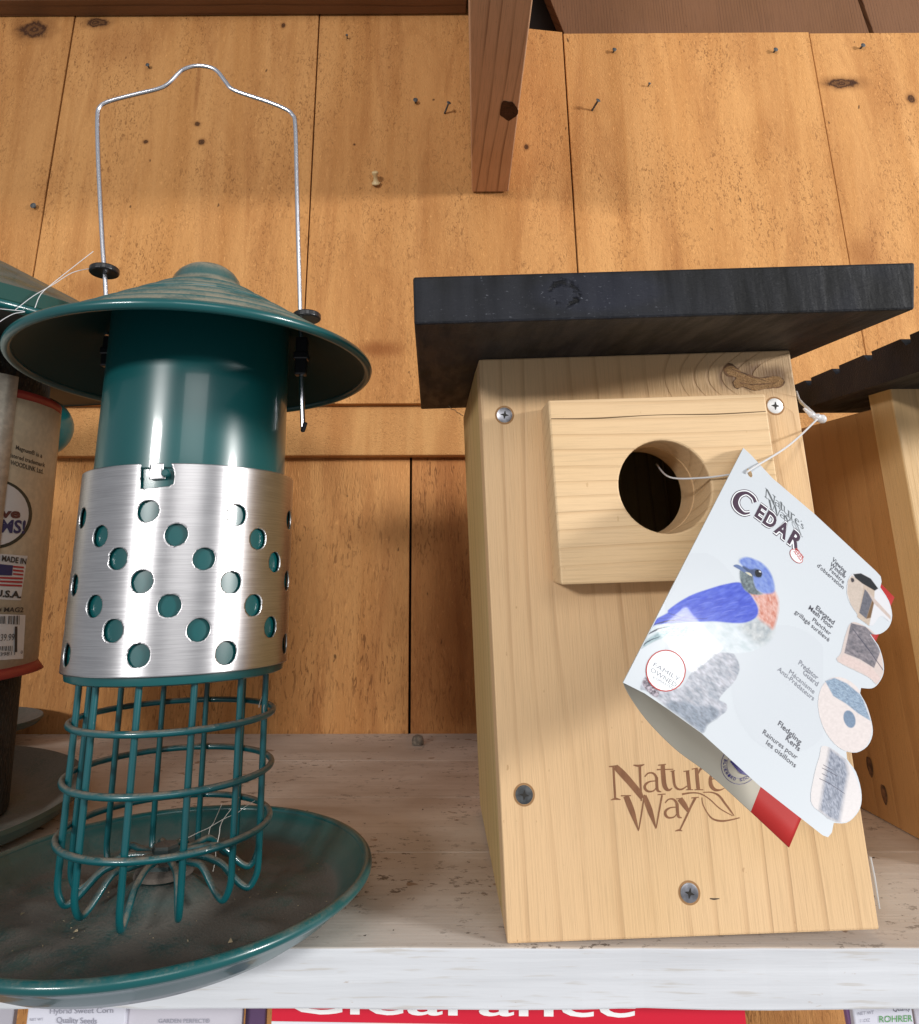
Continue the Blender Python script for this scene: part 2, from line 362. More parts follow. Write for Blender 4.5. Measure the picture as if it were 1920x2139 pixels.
# dark boards seen above the wall's top edge, grain slanting
deck_mat = cedar('deck_wood', (.19, .088, .042), (.055, .022, .011), 'z', 300, line=.8, seed=2., fib=.6)
dk = root('upper_decking', (265, YU+10, z_top), 'dark reddish diagonal boards above the wall top at upper right', 'decking')
mb = MB()
def slant(p0, p1, y=YU+11):
    a = onY(p0, y); b_ = onY(p1, y); d = (b_-a)/np.linalg.norm(b_-a); return a, d
pa, da = slant((1178, 68), (1150, 0)); pb, db = slant((1820, 66), (1797, 0)); 
def slab(p, d, q, e, x0=0):
    lo, hi = -40, 260
    P = [p+d*lo, q+e*lo, q+e*lo+[0, 16, 0], p+d*lo+[0, 16, 0], p+d*hi, q+e*hi, q+e*hi+[0, 16, 0], p+d*hi+[0, 16, 0]]
    mesh('deck_board', *(lambda m: (m.v, m.f))(MB().hexa(P)), deck_mat, dk, bevel=.6)
slab(pa, da, pb-[2.5, 0, 0], db); slab(pb+[2.5, 0, 0], db, pb+[240, 0, 0], db)
# joist running from the wall towards the viewer
jm = cedar('joist_wood', (.70, .43, .27), (.20, .09, .05), 'y', 210, line=1., seed=5., tint=(.85, .75, .65), fib=.6)
a0 = onY((986, 401), YU-1); a1 = onY((1062, 401), YU-1); jr = root('ceiling_joist', (a0+a1)/2, 'rough brown timber joist reaching out from the wall between the two boards', 'joist')
a1[2] = a0[2]; n0, n1 = onZ((981, 0), a0[2]), onZ((1113, 0), a0[2]); b0 = a0+(n0-a0)*1.18; b1 = a1+(n1-a1)*1.18; b1[1] = b0[1]; up = np.array([0, 0, 290.]); vp = np.array([0, 1., 0])
mesh('beam', *(lambda m: (m.v, m.f))(MB().hexa([b0, b1, a1, a0, b0+up, b1+up, a1+up, a0+up])), jm, jr, bevel=1.0)
plm = cedar('shade_strip_wood', (.20, .10, .05), (.07, .03, .015), 'x', 150, line=.9, seed=8., fib=.6)  # added board: shadow strip at the wall top put into dark wood
tag(MB().box((-760, YU-24, float(onY((500, 33), YU)[2])), (float(a0[0])-3, YU-1, float(onY((500, 0), YU)[2])+60)).obj('shade_strip_board', plm, loc=(0, YU, 800), bevel=1), 'added dark board standing in for the shadow strip along the wall top left of the joist', 'timber')
# knot hole on the joist underside
nj = np.cross(vp, [1, 0, 0]); nj /= np.linalg.norm(nj)
def onj(u): return on(u, a0, nj)
mb = MB(); kc = np.array((1062, 230.))
pts = [onj(kc+np.array([math.cos(t)*19*(1+.12*math.sin(3*t+1)), math.sin(t)*20*(1+.10*math.sin(5*t)+.08*math.sin(2*t))]))-np.array([0, 0, .35]) for t in np.linspace(0, 2*math.pi, 22)[:-1]]
mb.poly(pts); mb.obj('knot', pine('knot_wood', (.10, .04, .02), (.05, .02, .01), (.02, .01, .006), attr=False), jr)
# ------------------------------------------------------------------ shelf
def shelf_mat():
    m, nt, b = newmat('worn_white_paint')
    g = N(nt, 'ShaderNodeNewGeometry'); s = N(nt, 'ShaderNodeSeparateXYZ'); L(nt, g.outputs['Normal'], s.inputs[0]); up = step(nt, s.outputs[2], .5, .9)
    gr = noise(nt, coords(nt, (5, 150, 150)), 1, 4, .6, .4); f = noise(nt, coords(nt, (40, 700, 700)), 1, 3); bl = noise(nt, coords(nt, (7, 16, 10)), 1, 5, .6)
    white = mix(nt, step(nt, gr, .3, .75), (.63, .645, .68), (.52, .53, .56))
    white = mix(nt, M(nt, 'MULTIPLY', step(nt, f, .56, .70), .45), white, (.42, .37, .31)); chip = step(nt, noise(nt, coords(nt, (60, 200, 200), loc=(7, 0, 0)), 1, 5, .7), .66, .70); white = mix(nt, M(nt, 'MULTIPLY', chip, .5), white, (.34, .23, .14))
    top = mix(nt, step(nt, bl, .3, .68), (.67, .59, .52), (.48, .39, .32)); top = mix(nt, M(nt, 'MULTIPLY', step(nt, gr, .45, .8), .5), top, (.38, .29, .225))
    ty = N(nt, 'ShaderNodeSeparateXYZ'); L(nt, coords(nt), ty.inputs[0])
    edge = step(nt, M(nt, 'ADD', ty.outputs[1], M(nt, 'MULTIPLY', bl, .07)), .03, .13, .55, 0.)
    top = mix(nt, edge, top, (.66, .63, .60))
    back = step(nt, ty.outputs[1], .002, .004); c = mix(nt, M(nt, 'MAXIMUM', up, back), white, top)
    sp = noise(nt, coords(nt, (150, 230, 200)), 1, 5, .75); cl = step(nt, noise(nt, coords(nt), 14, 2), .4, .65)
    spk = M(nt, 'MULTIPLY', M(nt, 'MULTIPLY', step(nt, sp, .57, .62), up), M(nt, 'ADD', M(nt, 'MULTIPLY', cl, .8), .1))
    c = mix(nt, M(nt, 'MULTIPLY', spk, .85), c, (.06, .035, .02))
    sp2 = step(nt, noise(nt, coords(nt, (70, 70, 70), loc=(4, 0, 0)), 1, 2), .70, .725)
    c = mix(nt, M(nt, 'MULTIPLY', M(nt, 'MULTIPLY', sp2, up), .7), c, (.22, .12, .06))
    L(nt, c, b.inputs['Base Color']); b.inputs['Roughness'].default_value = .6; b.inputs['Specular IOR Level'].default_value = .3
    bump(nt, b, M(nt, 'ADD', gr, M(nt, 'MULTIPLY', f, .5)), .35, .0006); return m
shm = shelf_mat()
shelf = root('shelf', (0, 0, -19), 'white painted plank shelf with a worn dusty top holding the feeders and birdhouses', 'shelf')
pl = [-.0, 91.0, 179.5, 268, 358.5]; jit = [0, -.12, -.3, -.45]
for i in range(4):
    y0 = pl[i]+(.06 if i else 0); y1 = pl[i+1]-.06
    n = 60; V = []; Fc = []
    mb = MB(); X = np.linspace(-620, 720, n)
    for k, x in enumerate(X):
        wob = rng.normal(0, .18) if i == 0 else 0; wob2 = rng.normal(0, .28) if i == 0 else 0
        V += [(x, y0+wob, jit[i]+wob*.3), (x, y1, jit[i]), (x, y1, -19), (x, y0+abs(wob2), -19.2+wob2)]
    for k in range(n-1):
        a = 4*k; Fc += [(a, a+4, a+5, a+1), (a+1, a+5, a+6, a+2), (a+2, a+6, a+7, a+3), (a+3, a+7, a+4, a)]
    Fc += [(0, 1, 2, 3), (4*n-1, 4*n-2, 4*n-3, 4*n-4)]
    mesh('plank', V, Fc, shm, shelf, bevel=.7)
# ------------------------------------------------------------------ tube feeder (left foreground)
AX = np.array([-.0214, .0139, 1.]); AX /= np.linalg.norm(AX); BASE = np.array([-59.5, 28.323, 0.])
EX = np.array([1., 0, 0]); EX = EX-AX*(EX@AX); EX /= np.linalg.norm(EX); EY = np.cross(AX, EX)
FR = (BASE, EX, EY, AX)
def cyl(r, th, z): return BASE+AX*z+r*(math.cos(th)*EX+math.sin(th)*EY)
def oncyl(u, r, fr=FR):
    o, ex, ey, ez = fr; d = ray(u); q = CAM-o; dl = np.array([d@ex, d@ey, d@ez]); ql = np.array([q@ex, q@ey, q@ez])
    a = dl[0]**2+dl[1]**2; b_ = dl[0]*ql[0]+dl[1]*ql[1]; c = ql[0]**2+ql[1]**2-r*r; D = max(b_*b_-a*c, 0); t = (-b_-math.sqrt(D))/a
    p = ql+dl*t; return math.atan2(p[1], p[0]), p[2]
feeder = root('bird_feeder', BASE, 'teal metal tube feeder with steel collar, wire cage and round dusty tray', 'bird feeder', frame=(EX, EY, AX))
# tray
prof = [(85.2, 12.0), (85.9, 13.4), (85.7, 15.0), (84.6, 15.6), (83.2, 14.9), (81.8, 13), (79, 10.2), (75, 7.2), (72.5, 4.6), (70, 3.6), (66, 3.2), (62, 3.1), (58, 3.1), (54, 3.0), (50, 3.0), (46, 3.0), (42, 3.0), (36, 3.0), (30, 3.1), (22, 4.5), (16, 8.5), (12, 11.5), (7, 12.6), (.01, 12.8)]
prof2 = [(.01, 1.2), (64, 1.2), (70, 1.4), (76, 5), (81, 9.2), (84, 11.4)]
mb = MB().lathe(prof2+[(85.2, 12.0)]+prof[1:], FR, 160)
for i, p in enumerate(mb.v):
    q = np.array(p)-BASE; x, y, z = q@EX, q@EY, q@AX; r = math.hypot(x, y); t = math.atan2(y, x)
    if z > 2.5 and 36 < r < 68:
        k = round(t/(2*math.pi/14)); dt = (t-k*2*math.pi/14)*53; dr = (r-53)
        mb.v[i] = tuple(np.array(p)+AX*1.5*math.exp(-(dt/5.5)**2-(dr/6.5)**2))
mb.obj('tray', teal_dirty, feeder, smooth=True)
mb = MB(); mb.lathe([(84.6+1.95*math.cos(t), 13.9+1.95*math.sin(t)) for t in np.linspace(0, 2*math.pi, 13)[:-1]], FR, 160, closed=True)
mb.obj('tray_rim', teal, feeder, smooth=True)
# crumbs and clumps on the tray
mb = MB()
for i in range(150):
    r = 70*math.sqrt(random.random()); t = random.random()*6.283; s = random.uniform(.25, .8)*(1.8 if i < 10 else 1)
    c = cyl(r, t, 3.4+s*.3); c = c if r > 24 else cyl(r, t, 12.8-(max(r-8, 0))*.52+s*.3)
    mb.add([c+np.array([random.uniform(-s, s), random.uniform(-s, s), random.uniform(-s, s)*.5]) for _ in range(4)], [(0, 1, 2), (0, 2, 3), (0, 3, 1), (1, 3, 2)])
tag(mb.obj('seed_crumbs', simple('crumbs', (.30, .24, .15), .8, var=.6), None, loc=(-60, 28, 5)), 'pale crumbs of seed husk scattered over the round dusty tray', 'crumbs', kind='stuff')
# cage
RW = 1.35
for z in (74.4, 53.0, 32.1):
    MB().tube([cyl(42.2, t, z) for t in np.linspace(0, 2*math.pi, 97)[:-1]], RW, 10, True).obj('cage_ring', teal_wire, feeder, smooth=True)
th0, _z = oncyl((470/2.275, 1380+150/2.275), 40.3)
for k in range(12):
    t = .5014+k*2*math.pi/12; zb = 9.6+1.3*math.sin(k*2.1)
    P = [(39.6, 94), (39.6, 70), (39.6, 40), (39.6, 24), (39.4, zb+6.5), (37.8, zb+2), (35.6, zb), (32.4, zb+1.3), (28.5, zb+4.8), (25, zb+8.2), (21.5, zb+10), (15, 20.3), (6, 20.5), (2, 20.6)]
    tw = random.uniform(-.10, .10); Q = []
    for r, z in P:
        Q.append(cyl(r, t+(tw*(40.3-r)/20 if r < 40 else 0), z))
    MB().tube(smoothpath(Q, 6), RW, 10).obj('cage_wire', teal_wire, feeder, smooth=True)
MB().lathe([(.01, 24.5), (5, 24.5), (5.6, 23.5), (5.6, 19), (8, 18.2), (8, 16.6), (.01, 16.6)], FR, 6).obj('hub_nut', dusty('dirty_nut', (.03, .05, .05), (.14, .11, .09), .9, .6, 0), feeder)
MB().lathe([(.01, 16.7), (9.5, 16.7), (11.5, 15.6), (12, 14), (9.5, 12.5), (.01, 12.5)], FR, 32).obj('hub_washer', dusty('dirty_washer', (.01, .05, .05), (.12, .10, .085), 1., .7, 0, lo=-.5, hi=.3), feeder, smooth=True)
# tube
MB().lathe([(42.6, 91.4), (44.4, 91.4), (45.8, 92), (46.1, 93.6), (46.0, 95), (46.0, 176), (43.4, 177), (43.3, 262), (42.6, 262)], FR, 128).obj('tube', teal, feeder, smooth=True)
# steel collar with holes
HP = [(880, 335), (1405, 358), (597, 483), (1047, 475), (1532, 500), (700, 617), (1212, 618), (1630, 638), (843, 753), (1373, 758), (562, 900), (1006, 897), (1505, 893), (672, 1045), (1180, 1040), (1605, 1023), (822, 1193), (1343, 1177)]
RC = 47.35; holes = [oncyl((x/2.844, 950+y/2.844), RC) for x, y in HP]
rowsz = sorted(h[1] for h in holes)
A_, b_ = [], []
# lattice: theta = t0 + i*pitch + row*shift ; rows by height
groups = []
for h in sorted(holes, key=lambda h: -h[1]):
    for g in groups:
        if abs(np.mean([q[1] for q in g])-h[1]) < 5: g.append(h); break
    else: groups.append([h])
for ri, g in enumerate(groups):
    zr = float(np.mean([q[1] for q in g])); ts = sorted(q[0] for q in g); pit = 2*math.pi/8
    base = float(np.angle(sum(np.exp(1j*8*t) for t in ts)))/8
    known = list(ts)
    for k in range(8):
        t = base+k*pit
        if all(abs((t-q+math.pi) % (2*math.pi)-math.pi) > .3 for q in known): holes.append((t, zr))
hs = [(((t % (2*math.pi))*RC), z) for t, z in holes]
slot_px = [(835, 30), (835, 200), (855, 204), (1005, 187), (1032, 170), (1038, 130), (1032, 95), (1000, 78), (966, 92), (972, 120), (985, 143), (890, 148), (886, 130), (900, 30)]
slot = [oncyl((x/2.844, 950+y/2.844), RC) for x, y in slot_px]; slot = np.array([((t % (2*math.pi))*RC, z) for t, z in slot])
ZC0, ZC1 = 95.2, 178.1
slot[slot[:, 1] > ZC1-3, 1] = ZC1+3
def inpoly(P, Q):
    x, y = P[:, 0], P[:, 1]; ins = np.zeros(len(P), bool); j = len(Q)-1
    for i in range(len(Q)):
        xi, yi = Q[i]; xj, yj = Q[j]
        with np.errstate(divide='ignore', invalid='ignore'):
            c = ((yi > y) != (yj > y)) & (x < (xj-xi)*(y-yi)/(yj-yi+1e-12)+xi)
        ins ^= c; j = i
    return ins
def polydist(P, Q, closed=True):
    best = np.full(len(P), 1e9); bp = P.copy()
    for i in range(len(Q) if closed else len(Q)-1):
        a = Q[i]; b2 = Q[(i+1) % len(Q)]; ab = b2-a; t = np.clip(((P-a)@ab)/max(ab@ab, 1e-12), 0, 1); q = a+t[:, None]*ab; d = np.linalg.norm(P-q, axis=1)
        m_ = d < best; best[m_] = d[m_]; bp[m_] = q[m_]
    return best, bp
nu = 640; cell = 2*math.pi*RC/nu; nv = int((ZC1-ZC0)/cell); uu = np.arange(nu)*cell; vv = np.linspace(ZC0, ZC1, nv+1)
G = np.array([(u, v_) for v_ in vv for u in uu]); Gm = G.copy(); ins = np.zeros(len(G), bool)
def wrapd(u, c): return (u-c+math.pi*RC) % (2*math.pi*RC)-math.pi*RC
for (hu, hz) in hs:
    dx = wrapd(G[:, 0], hu); dz = G[:, 1]-hz; d = np.hypot(dx, dz); R0 = 4.45
    near = np.abs(d-R0) < cell*.62
    Gm[near, 0] = G[near, 0]+(R0/d[near]-1)*dx[near]; Gm[near, 1] = hz+dz[near]*R0/d[near]; ins |= (d < R0) & ~near
sel = np.where((np.abs(wrapd(G[:, 0], slot[:, 0].mean())) < 22) & (G[:, 1] > slot[:, 1].min()-3))[0]
du, bp = polydist(G[sel], slot); near = (du < cell*.6) & (bp[:, 1] < ZC1-.01); Gm[sel[near]] = bp[near]; ii = inpoly(G[sel], slot) & ~near; ins[sel[ii]] = True
topm = np.abs(G[:, 1]-ZC1) < 1e-6; Gm[topm, 1] = ZC1
V = [cyl(RC, u/RC, z) for u, z in Gm]; Fc = []
cellmid = lambda q: Gm[list(q)].mean(0)
for j in range(nv):
    for i in range(nu):
        q = (j*nu+i, j*nu+(i+1) % nu, (j+1)*nu+(i+1) % nu, (j+1)*nu+i)
        if any(ins[k] for k in q): continue
        Fc.append(q)
# drop cells whose four corners all sit on a hole edge
keep = []
cent = np.array([G[list(q)][:, 0].mean() if max(G[list(q)][:, 0])-min(G[list(q)][:, 0]) < 50 else 0 for q in Fc]); centz = np.array([G[q[0], 1]+cell/2 for q in Fc])
bad = np.zeros(len(Fc), bool)
for (hu, hz) in hs: bad |= np.hypot(wrapd(cent, hu), centz-hz) < 4.45-.08
cs = np.stack([cent, centz], 1); nearslot = np.where(np.abs(wrapd(cent, slot[:, 0].mean())) < 22)[0]; bb = inpoly(cs[nearslot], slot); bad[nearslot[bb]] = True
Fc = [q for q, b3 in zip(Fc, bad) if not b3]
# remove loose vertices
used = sorted(set(k for q in Fc for k in q)); mp = {k: i for i, k in enumerate(used)}
mesh('steel_collar', [V[k] for k in used], [tuple(mp[k] for k in q) for q in Fc], steel, feeder, smooth=True, solid=.7)
lug_t, lug_z = oncyl((995/2.844, 950+115/2.844), 46)
MB().tube([cyl(r_, lug_t, lug_z) for r_ in (43.5, 47, 49.6, 50.2)], [1.7, 1.7, 1.7, 1.2], 14).obj('locking_pin', teal, feeder, smooth=True)
# hood
hp = [(84.2, 234.2), (82.6, 236.4)]
zc_ = lambda r: 279.5-(r-17.5)*.655
for r in (80, 70, 60, 49.5, 39, 28.5):
    hp += [(r+.6, zc_(r)-1.5), (r+.1, zc_(r)-.2), (r-.5, zc_(r)+.1), (r-2.2, zc_(r)+.25), (r-3.0, zc_(r)+.9)]
hp += [(18.4, 278.4), (17.6, 280), (16.6, 283), (14.6, 286), (11.5, 288.6), (7.5, 290.3), (3, 291), (.01, 291.2)]
mb = MB().lathe(hp, FR, 160); mb.obj('hood', dusty('hood_enamel', TEAL, (.30, .25, .18), .5, .3, .5, dscale=50), feeder, smooth=True)
MB().lathe([(.01, 288), (14, 284), (17, 277), (38, 262), (40, 260.6), (60, 247.6), (61.5, 246.2), (83, 233.6)], FR, 160).obj('hood_inner_face', under, feeder, smooth=True)
MB().lathe([(84.2+2.2*math.cos(t), 234+2.25*math.sin(t)) for t in np.linspace(0, 2*math.pi, 15)[:-1]], FR, 160, closed=True).obj('hood_rim', teal, feeder, smooth=True)
# hanger
H = [(633, 893), (630, 800), (627, 640), (623, 500), (620, 380), (617, 262), (611, 240), (596, 228), (560, 213), (490, 189), (472, 172), (455, 150), (436, 140), (408, 138), (385, 145), (372, 155), (352, 175), (330, 186), (280, 198), (228, 212), (209, 224), (204, 245), (205, 320), (210, 430), (215, 520), (221, 600), (224, 700)]
MB().tube(smoothpath([onY(u, 31) for u in H], 6), 1.25, 12).obj('hanging_wire', wire, feeder, smooth=True)
MB().tube(smoothpath([onY((633, 893), 31), onY((634, 896), 31)+[0, -1, -1], onY((636, 890), 31)+[1, -3, 1]], 4), 1.1, 8).obj('wire_end', black_plastic, feeder, smooth=True)
for (u, r) in (((218, 566), 7.4), ((641, 662), 7.2)):
    c = onY(u, 31); f = (c, EX, EY, AX)
    MB().lathe([(.01, -1.7), (r-.6, -1.7), (r, -1.1), (r, 1.1), (r-.6, 1.7), (3, 1.9), (.01, 1.9)], f, 40).obj('wire_stopper', black_plastic, feeder, smooth=False, bevel=.2)
for (u, hx, hz) in (((229, 735), 3.0, 8), ((630, 745), 2.9, 10)):
    c = onY(u, 31); mb = MB(); mb.box(c+[-hx, -2.6, -hz], c+[hx, 2.6, hz]); mb.box(c+[-hx-.8, -3.2, -2], c+[hx+.8, 3.2, 2]); mb.obj('wire_clip', black_plastic, feeder, bevel=.8)
# ------------------------------------------------------------------ birdhouse (right foreground)
bx, by, byaw, lean, bp_ = 80.3105, 1.9923, .0065, .0298, -.039
ex = np.array([math.cos(byaw), math.sin(byaw), 0]); ey = np.array([-math.sin(byaw), math.cos(byaw), 0]); ez = np.array([0, 0, 1.])
X2 = ex*math.cos(lean)+ez*math.sin(lean); Z2 = -ex*math.sin(lean)+ez*math.cos(lean); Z3 = Z2*math.cos(bp_)+ey*math.sin(bp_); Y3 = np.cross(Z3, X2)
OB = np.array([bx, by, 0.])
def B(a, b, c): return OB+X2*a+Y3*b+Z3*c
house = root('birdhouse', OB, 'pale cedar birdhouse with a black slab roof and a round entrance hole', 'birdhouse', frame=(X2, Y3, Z3))
C_L, C_D = (.73, .50, .285), (.38, .21, .10)
cf = cedar('cedar_front', C_L, C_D, 'z', 92, line=.6, knots=((.121, .2155, .0125, .0048),), seed=1.3)
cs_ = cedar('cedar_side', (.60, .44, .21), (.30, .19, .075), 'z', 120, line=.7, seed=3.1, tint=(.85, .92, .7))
cb = cedar('cedar_block', (.78, .56, .335), (.52, .32, .16), 'x', 150, line=.55, seed=2.2)
def bbox(mb, a, b): return mb.hexa([B(a[0], a[1], a[2]), B(b[0], a[1], a[2]), B(b[0], b[1], a[2]), B(a[0], b[1], a[2]), B(a[0], a[1], b[2]), B(b[0], a[1], b[2]), B(b[0], b[1], b[2]), B(a[0], b[1], b[2])])
HA, HC, HR = 70.8, 166.6, 18.6
V, Fc = plate(0, 140, .3, 227.1, 0, 15.5, HA, HC, HR, B); mesh('front_panel', V, Fc, cf, house, bevel=.7)
mb = MB(); bbox(mb, (.4, 16, -2.5), (15, 150, 229.5)); mb.obj('side_panel', cs_, house, bevel=.6)
mb = MB(); bbox(mb, (125, 16, .3), (139.6, 150, 229.5)); mb.obj('side_panel', cs_, house, bevel=.6)
mb = MB(); bbox(mb, (15.2, 134, 1), (124.8, 149, 230)); mb.obj('back_panel', cs_, house, bevel=.4)
mb = MB(); bbox(mb, (15.2, 17, 4), (124.8, 133, 17)); mb.obj('floor_panel', cs_, house)
V, Fc = plate(26.2, 116.4, 129.9, 203.4, -19, -.15, HA, HC, HR, B); blk = mesh('entrance_block', V, Fc, cb, house, bevel=.8)
mb = MB(); Vr, Fr = ribbon([(27, 195.6), (45, 195.2), (70, 195.8), (95, 195.4), (115.5, 195.9)], [.35, .55, .3, .5, .3]); mb.add([B(x, -19.06, z) for x, z in Vr], Fr); mb.obj('crack', simple('crack_dark', (.13, .075, .03), .8), blk)
def roofc(b): return 223.5+.057*(b+62)
def roof_mat():
    m, nt, b = newmat('black_stain'); v = coords(nt, (260, 260, 160), rot=(0, math.radians(32), 0)); s = noise(nt, coords(nt, (150, 30, 22), rot=(0, math.radians(28), 0)), 1, 3); f = noise(nt, coords(nt, (300, 900, 900)), 1, 4, .7)
    big = noise(nt, coords(nt, (16, 16, 16)), 1, 3)
    c = mix(nt, step(nt, s, .35, .65), (.003, .0032, .004), (.010, .0105, .013)); c = mix(nt, M(nt, 'MULTIPLY', step(nt, big, .45, .6), .6), c, (.014, .0155, .023))
    # glossy knot with its flame-shaped figure
    d = M(nt, 'ADD', knot(nt, coords(nt), (.0267, .2335), .0055, .0050), M(nt, 'MULTIPLY', M(nt, 'SUBTRACT', f, .5), .9)); ring = M(nt, 'MULTIPLY', M(nt, 'MULTIPLY', step(nt, d, .62, .82), step(nt, d, .92, 1.15, 1., 0.)), step(nt, noise(nt, coords(nt, (120, 120, 160), loc=(3, 0, 0)), 1, 3), .42, .56))
    fl = M(nt, 'ADD', knot(nt, coords(nt), (.039, .2335), .026, .0085), M(nt, 'MULTIPLY', M(nt, 'SUBTRACT', big, .5), 1.2)); c = mix(nt, step(nt, fl, .6, 1.15, .4, 0.), c, (.019, .022, .040)); c = mix(nt, ring, c, (.002, .002, .003))
    dust = step(nt, noise(nt, coords(nt, (500, 900, 1300)), 1, 5, .75), .62, .70); dm = step(nt, noise(nt, coords(nt), 28, 2), .45, .65)
    c = mix(nt, M(nt, 'MULTIPLY', M(nt, 'MULTIPLY', dust, dm), .55), c, (.25, .26, .3))
    L(nt, c, b.inputs['Base Color']); L(nt, step(nt, s, .3, .7, .62, .45), b.inputs['Roughness']); b.inputs['Specular IOR Level'].default_value = .22
    bump(nt, b, M(nt, 'SUBTRACT', M(nt, 'ADD', M(nt, 'MULTIPLY', s, 1.), M(nt, 'MULTIPLY', f, .45)), ring), .7, .0010); return m
rm = roof_mat(); T = 18.2
R8 = []
for c_ in (0, T):
    for (a, b2) in ((-27.5, -62), (152.6 if c_ == 0 else 156.2, -62), (152, 150), (-27.5, 150)): R8.append(B(a, b2, roofc(b2)+c_))
V = R8; Fc = [(0, 3, 2, 1), (4, 5, 6, 7), (0, 1, 5, 4), (1, 2, 6, 5), (2, 3, 7, 6), (3, 0, 4, 7)]
mesh('roof', V, Fc, rm, house, bevel=.9)
def lb(u, b=0.):
    p = on(u, B(0, b, 0), Y3)-OB; return p@X2, p@Z3
for (u, m_, sc) in (((1054, 867), steel_screw, 1), ((1619, 848), screw_white, 1), ((1095, 1660), nail_mat, 1.), ((1440, 1865), steel_screw, 1.)):
    a, c = lb(u); f = (B(a, 0, c), X2, Z3, -Y3)
    s_ = MB().lathe([(3.5*sc, -.3), (3.35*sc, .25), (2.9*sc, .42), (.01, .5)], f, 32).obj('screw', m_, house, smooth=True)
    mb = MB(); rt = random.uniform(-.3, .3)
    for kk in (0, math.pi/2):
        dx, dz = math.cos(rt+kk), math.sin(rt+kk); mb.add([B(a+dx*p-dz*q, -.56-(.01 if kk else 0), c+dz*p+dx*q) for p, q in ((-1.8, -.1), (-.7, -.45), (0, -.62), (.7, -.45), (1.8, -.1), (1.8, .1), (.7, .45), (0, .62), (-.7, .45), (-1.8, .1))], [tuple(range(10))])
    mb.obj('cross_slot', hole_dark, s_)
    MB().lathe([(3.5*sc, .05), (4.2*sc, .05)], f, 32).obj('countersink', simple('worn_hole', (.32, .17, .07), .8), s_)
# engraved lettering
LOGO = [([(163, 215), (182, 560)], [24, 24]), ([(115, 215), (165, 212), (212, 203)], [12, 18, 10]), ([(135, 578), (187, 565), (242, 574)], [8, 24, 8]),
        ([(185, 215), (260, 290), (350, 390), (440, 500), (472, 560)], [60, 74, 72, 66, 40]), ([(450, 205), (458, 400), (468, 588)], [30, 22, 16]), ([(380, 198), (440, 206), (500, 192)], [10, 26, 10]),
        ([(505, 325), (540, 288), (590, 285), (625, 320), (632, 380)], [12, 14, 20, 26, 28]), ([(632, 370), (560, 378), (512, 410), (508, 455), (545, 485), (600, 478), (632, 440)], [10, 16, 26, 30, 22, 14, 10]), ([(634, 330), (636, 420), (646, 475), (685, 490)], [30, 32, 28, 8]),
        ([(700, 195), (705, 300), (715, 400), (735, 452), (770, 470), (802, 448)], [44, 50, 50, 44, 24, 8]), ([(650, 200), (735, 190)], [14, 12]), ([(635, 248), (815, 243)], [14, 10]),
        ([(810, 262), (818, 340), (828, 410), (855, 452), (905, 462), (965, 425)], [28, 28, 26, 24, 18, 10]), ([(785, 266), (832, 258)], [12, 10]), ([(968, 262), (978, 360), (990, 462)], [38, 38, 38]), ([(925, 268), (990, 258)], [12, 10]), ([(955, 466), (1030, 466)], [12, 10]),
        ([(1065, 238), (1075, 350), (1086, 462)], [36, 40, 40]), ([(1015, 243), (1080, 230)], [12, 10]), ([(1045, 466), (1140, 466)], [12, 10]), ([(1085, 290), (1112, 240), (1150, 225), (1178, 240)], [14, 22, 30, 22]),
        ([(1222, 352), (1290, 345), (1338, 335), (1325, 295), (1280, 275), (1235, 300), (1216, 350), (1225, 420), (1265, 465), (1320, 470), (1370, 450)], [10, 12, 14, 18, 14, 22, 34, 44, 34, 18, 8]),
        ([(1412, 190), (1402, 235)], [22, 8]), ([(1500, 310), (1470, 282), (1435, 300), (1440, 345), (1490, 378), (1498, 430), (1455, 466), (1412, 440)], [12, 12, 20, 26, 26, 22, 14, 10]),
        ([(300, 535), (365, 700), (437, 915)], [62, 62, 10]), ([(440, 900), (470, 720), (500, 520)], [12, 16, 14]), ([(500, 530), (560, 690), (627, 890)], [46, 60, 10]), ([(629, 880), (660, 700), (692, 525)], [12, 18, 18]), ([(245, 532), (355, 530)], [14, 12]), ([(645, 520), (730, 513)], [12, 12]),
        ([(725, 610), (762, 572), (810, 568), (848, 605), (855, 660)], [12, 14, 20, 28, 30]), ([(855, 655), (782, 662), (733, 695), (730, 740), (765, 770), (822, 762), (855, 722)], [10, 16, 26, 30, 22, 14, 10]), ([(856, 615), (860, 700), (872, 758), (908, 772)], [32, 34, 28, 8]),
        ([(885, 565), (930, 625), (978, 700)], [62, 58, 34]), ([(1055, 552), (1010, 640), (955, 760), (885, 905)], [28, 22, 20, 16]), ([(845, 566), (915, 561)], [12, 12]), ([(1010, 556), (1090, 548)], [12, 12]), ([(835, 916), (875, 905), (912, 914)], [8, 20, 8]),
        ([(910, 515), (1010, 500), (1110, 510), (1210, 570), (1320, 670), (1460, 750)], [22, 16, 14, 12, 12, 8]), ([(1140, 495), (1230, 495), (1310, 530), (1380, 620), (1440, 700), (1475, 750)], [10, 14, 22, 22, 18, 8]),
        ([(1125, 550), (1135, 620), (1180, 710), (1240, 780), (1330, 805), (1430, 795), (1535, 770)], [8, 10, 12, 18, 22, 16, 12])]
def burn_mat():
    m, nt, b = newmat('laser_engraving'); n = noise(nt, coords(nt, (700, 700, 200)), 1, 4, .6); c = mix(nt, n, (.13, .05, .022), (.34, .16, .075)); L(nt, c, b.inputs['Base Color']); b.inputs['Roughness'].default_value = .8; return m
mb = MB()
for k, (P, Wd) in enumerate(LOGO):
    V, Fc = ribbon(P, Wd)
    mb.add([B(*(lambda q: (q[0], -.05-.006*(k % 7), q[1]))(lb((1250+x/5.2, 1560+y/5.2)))) for x, y in V], Fc)
mb.obj('engraved_lettering', burn_mat(), house)
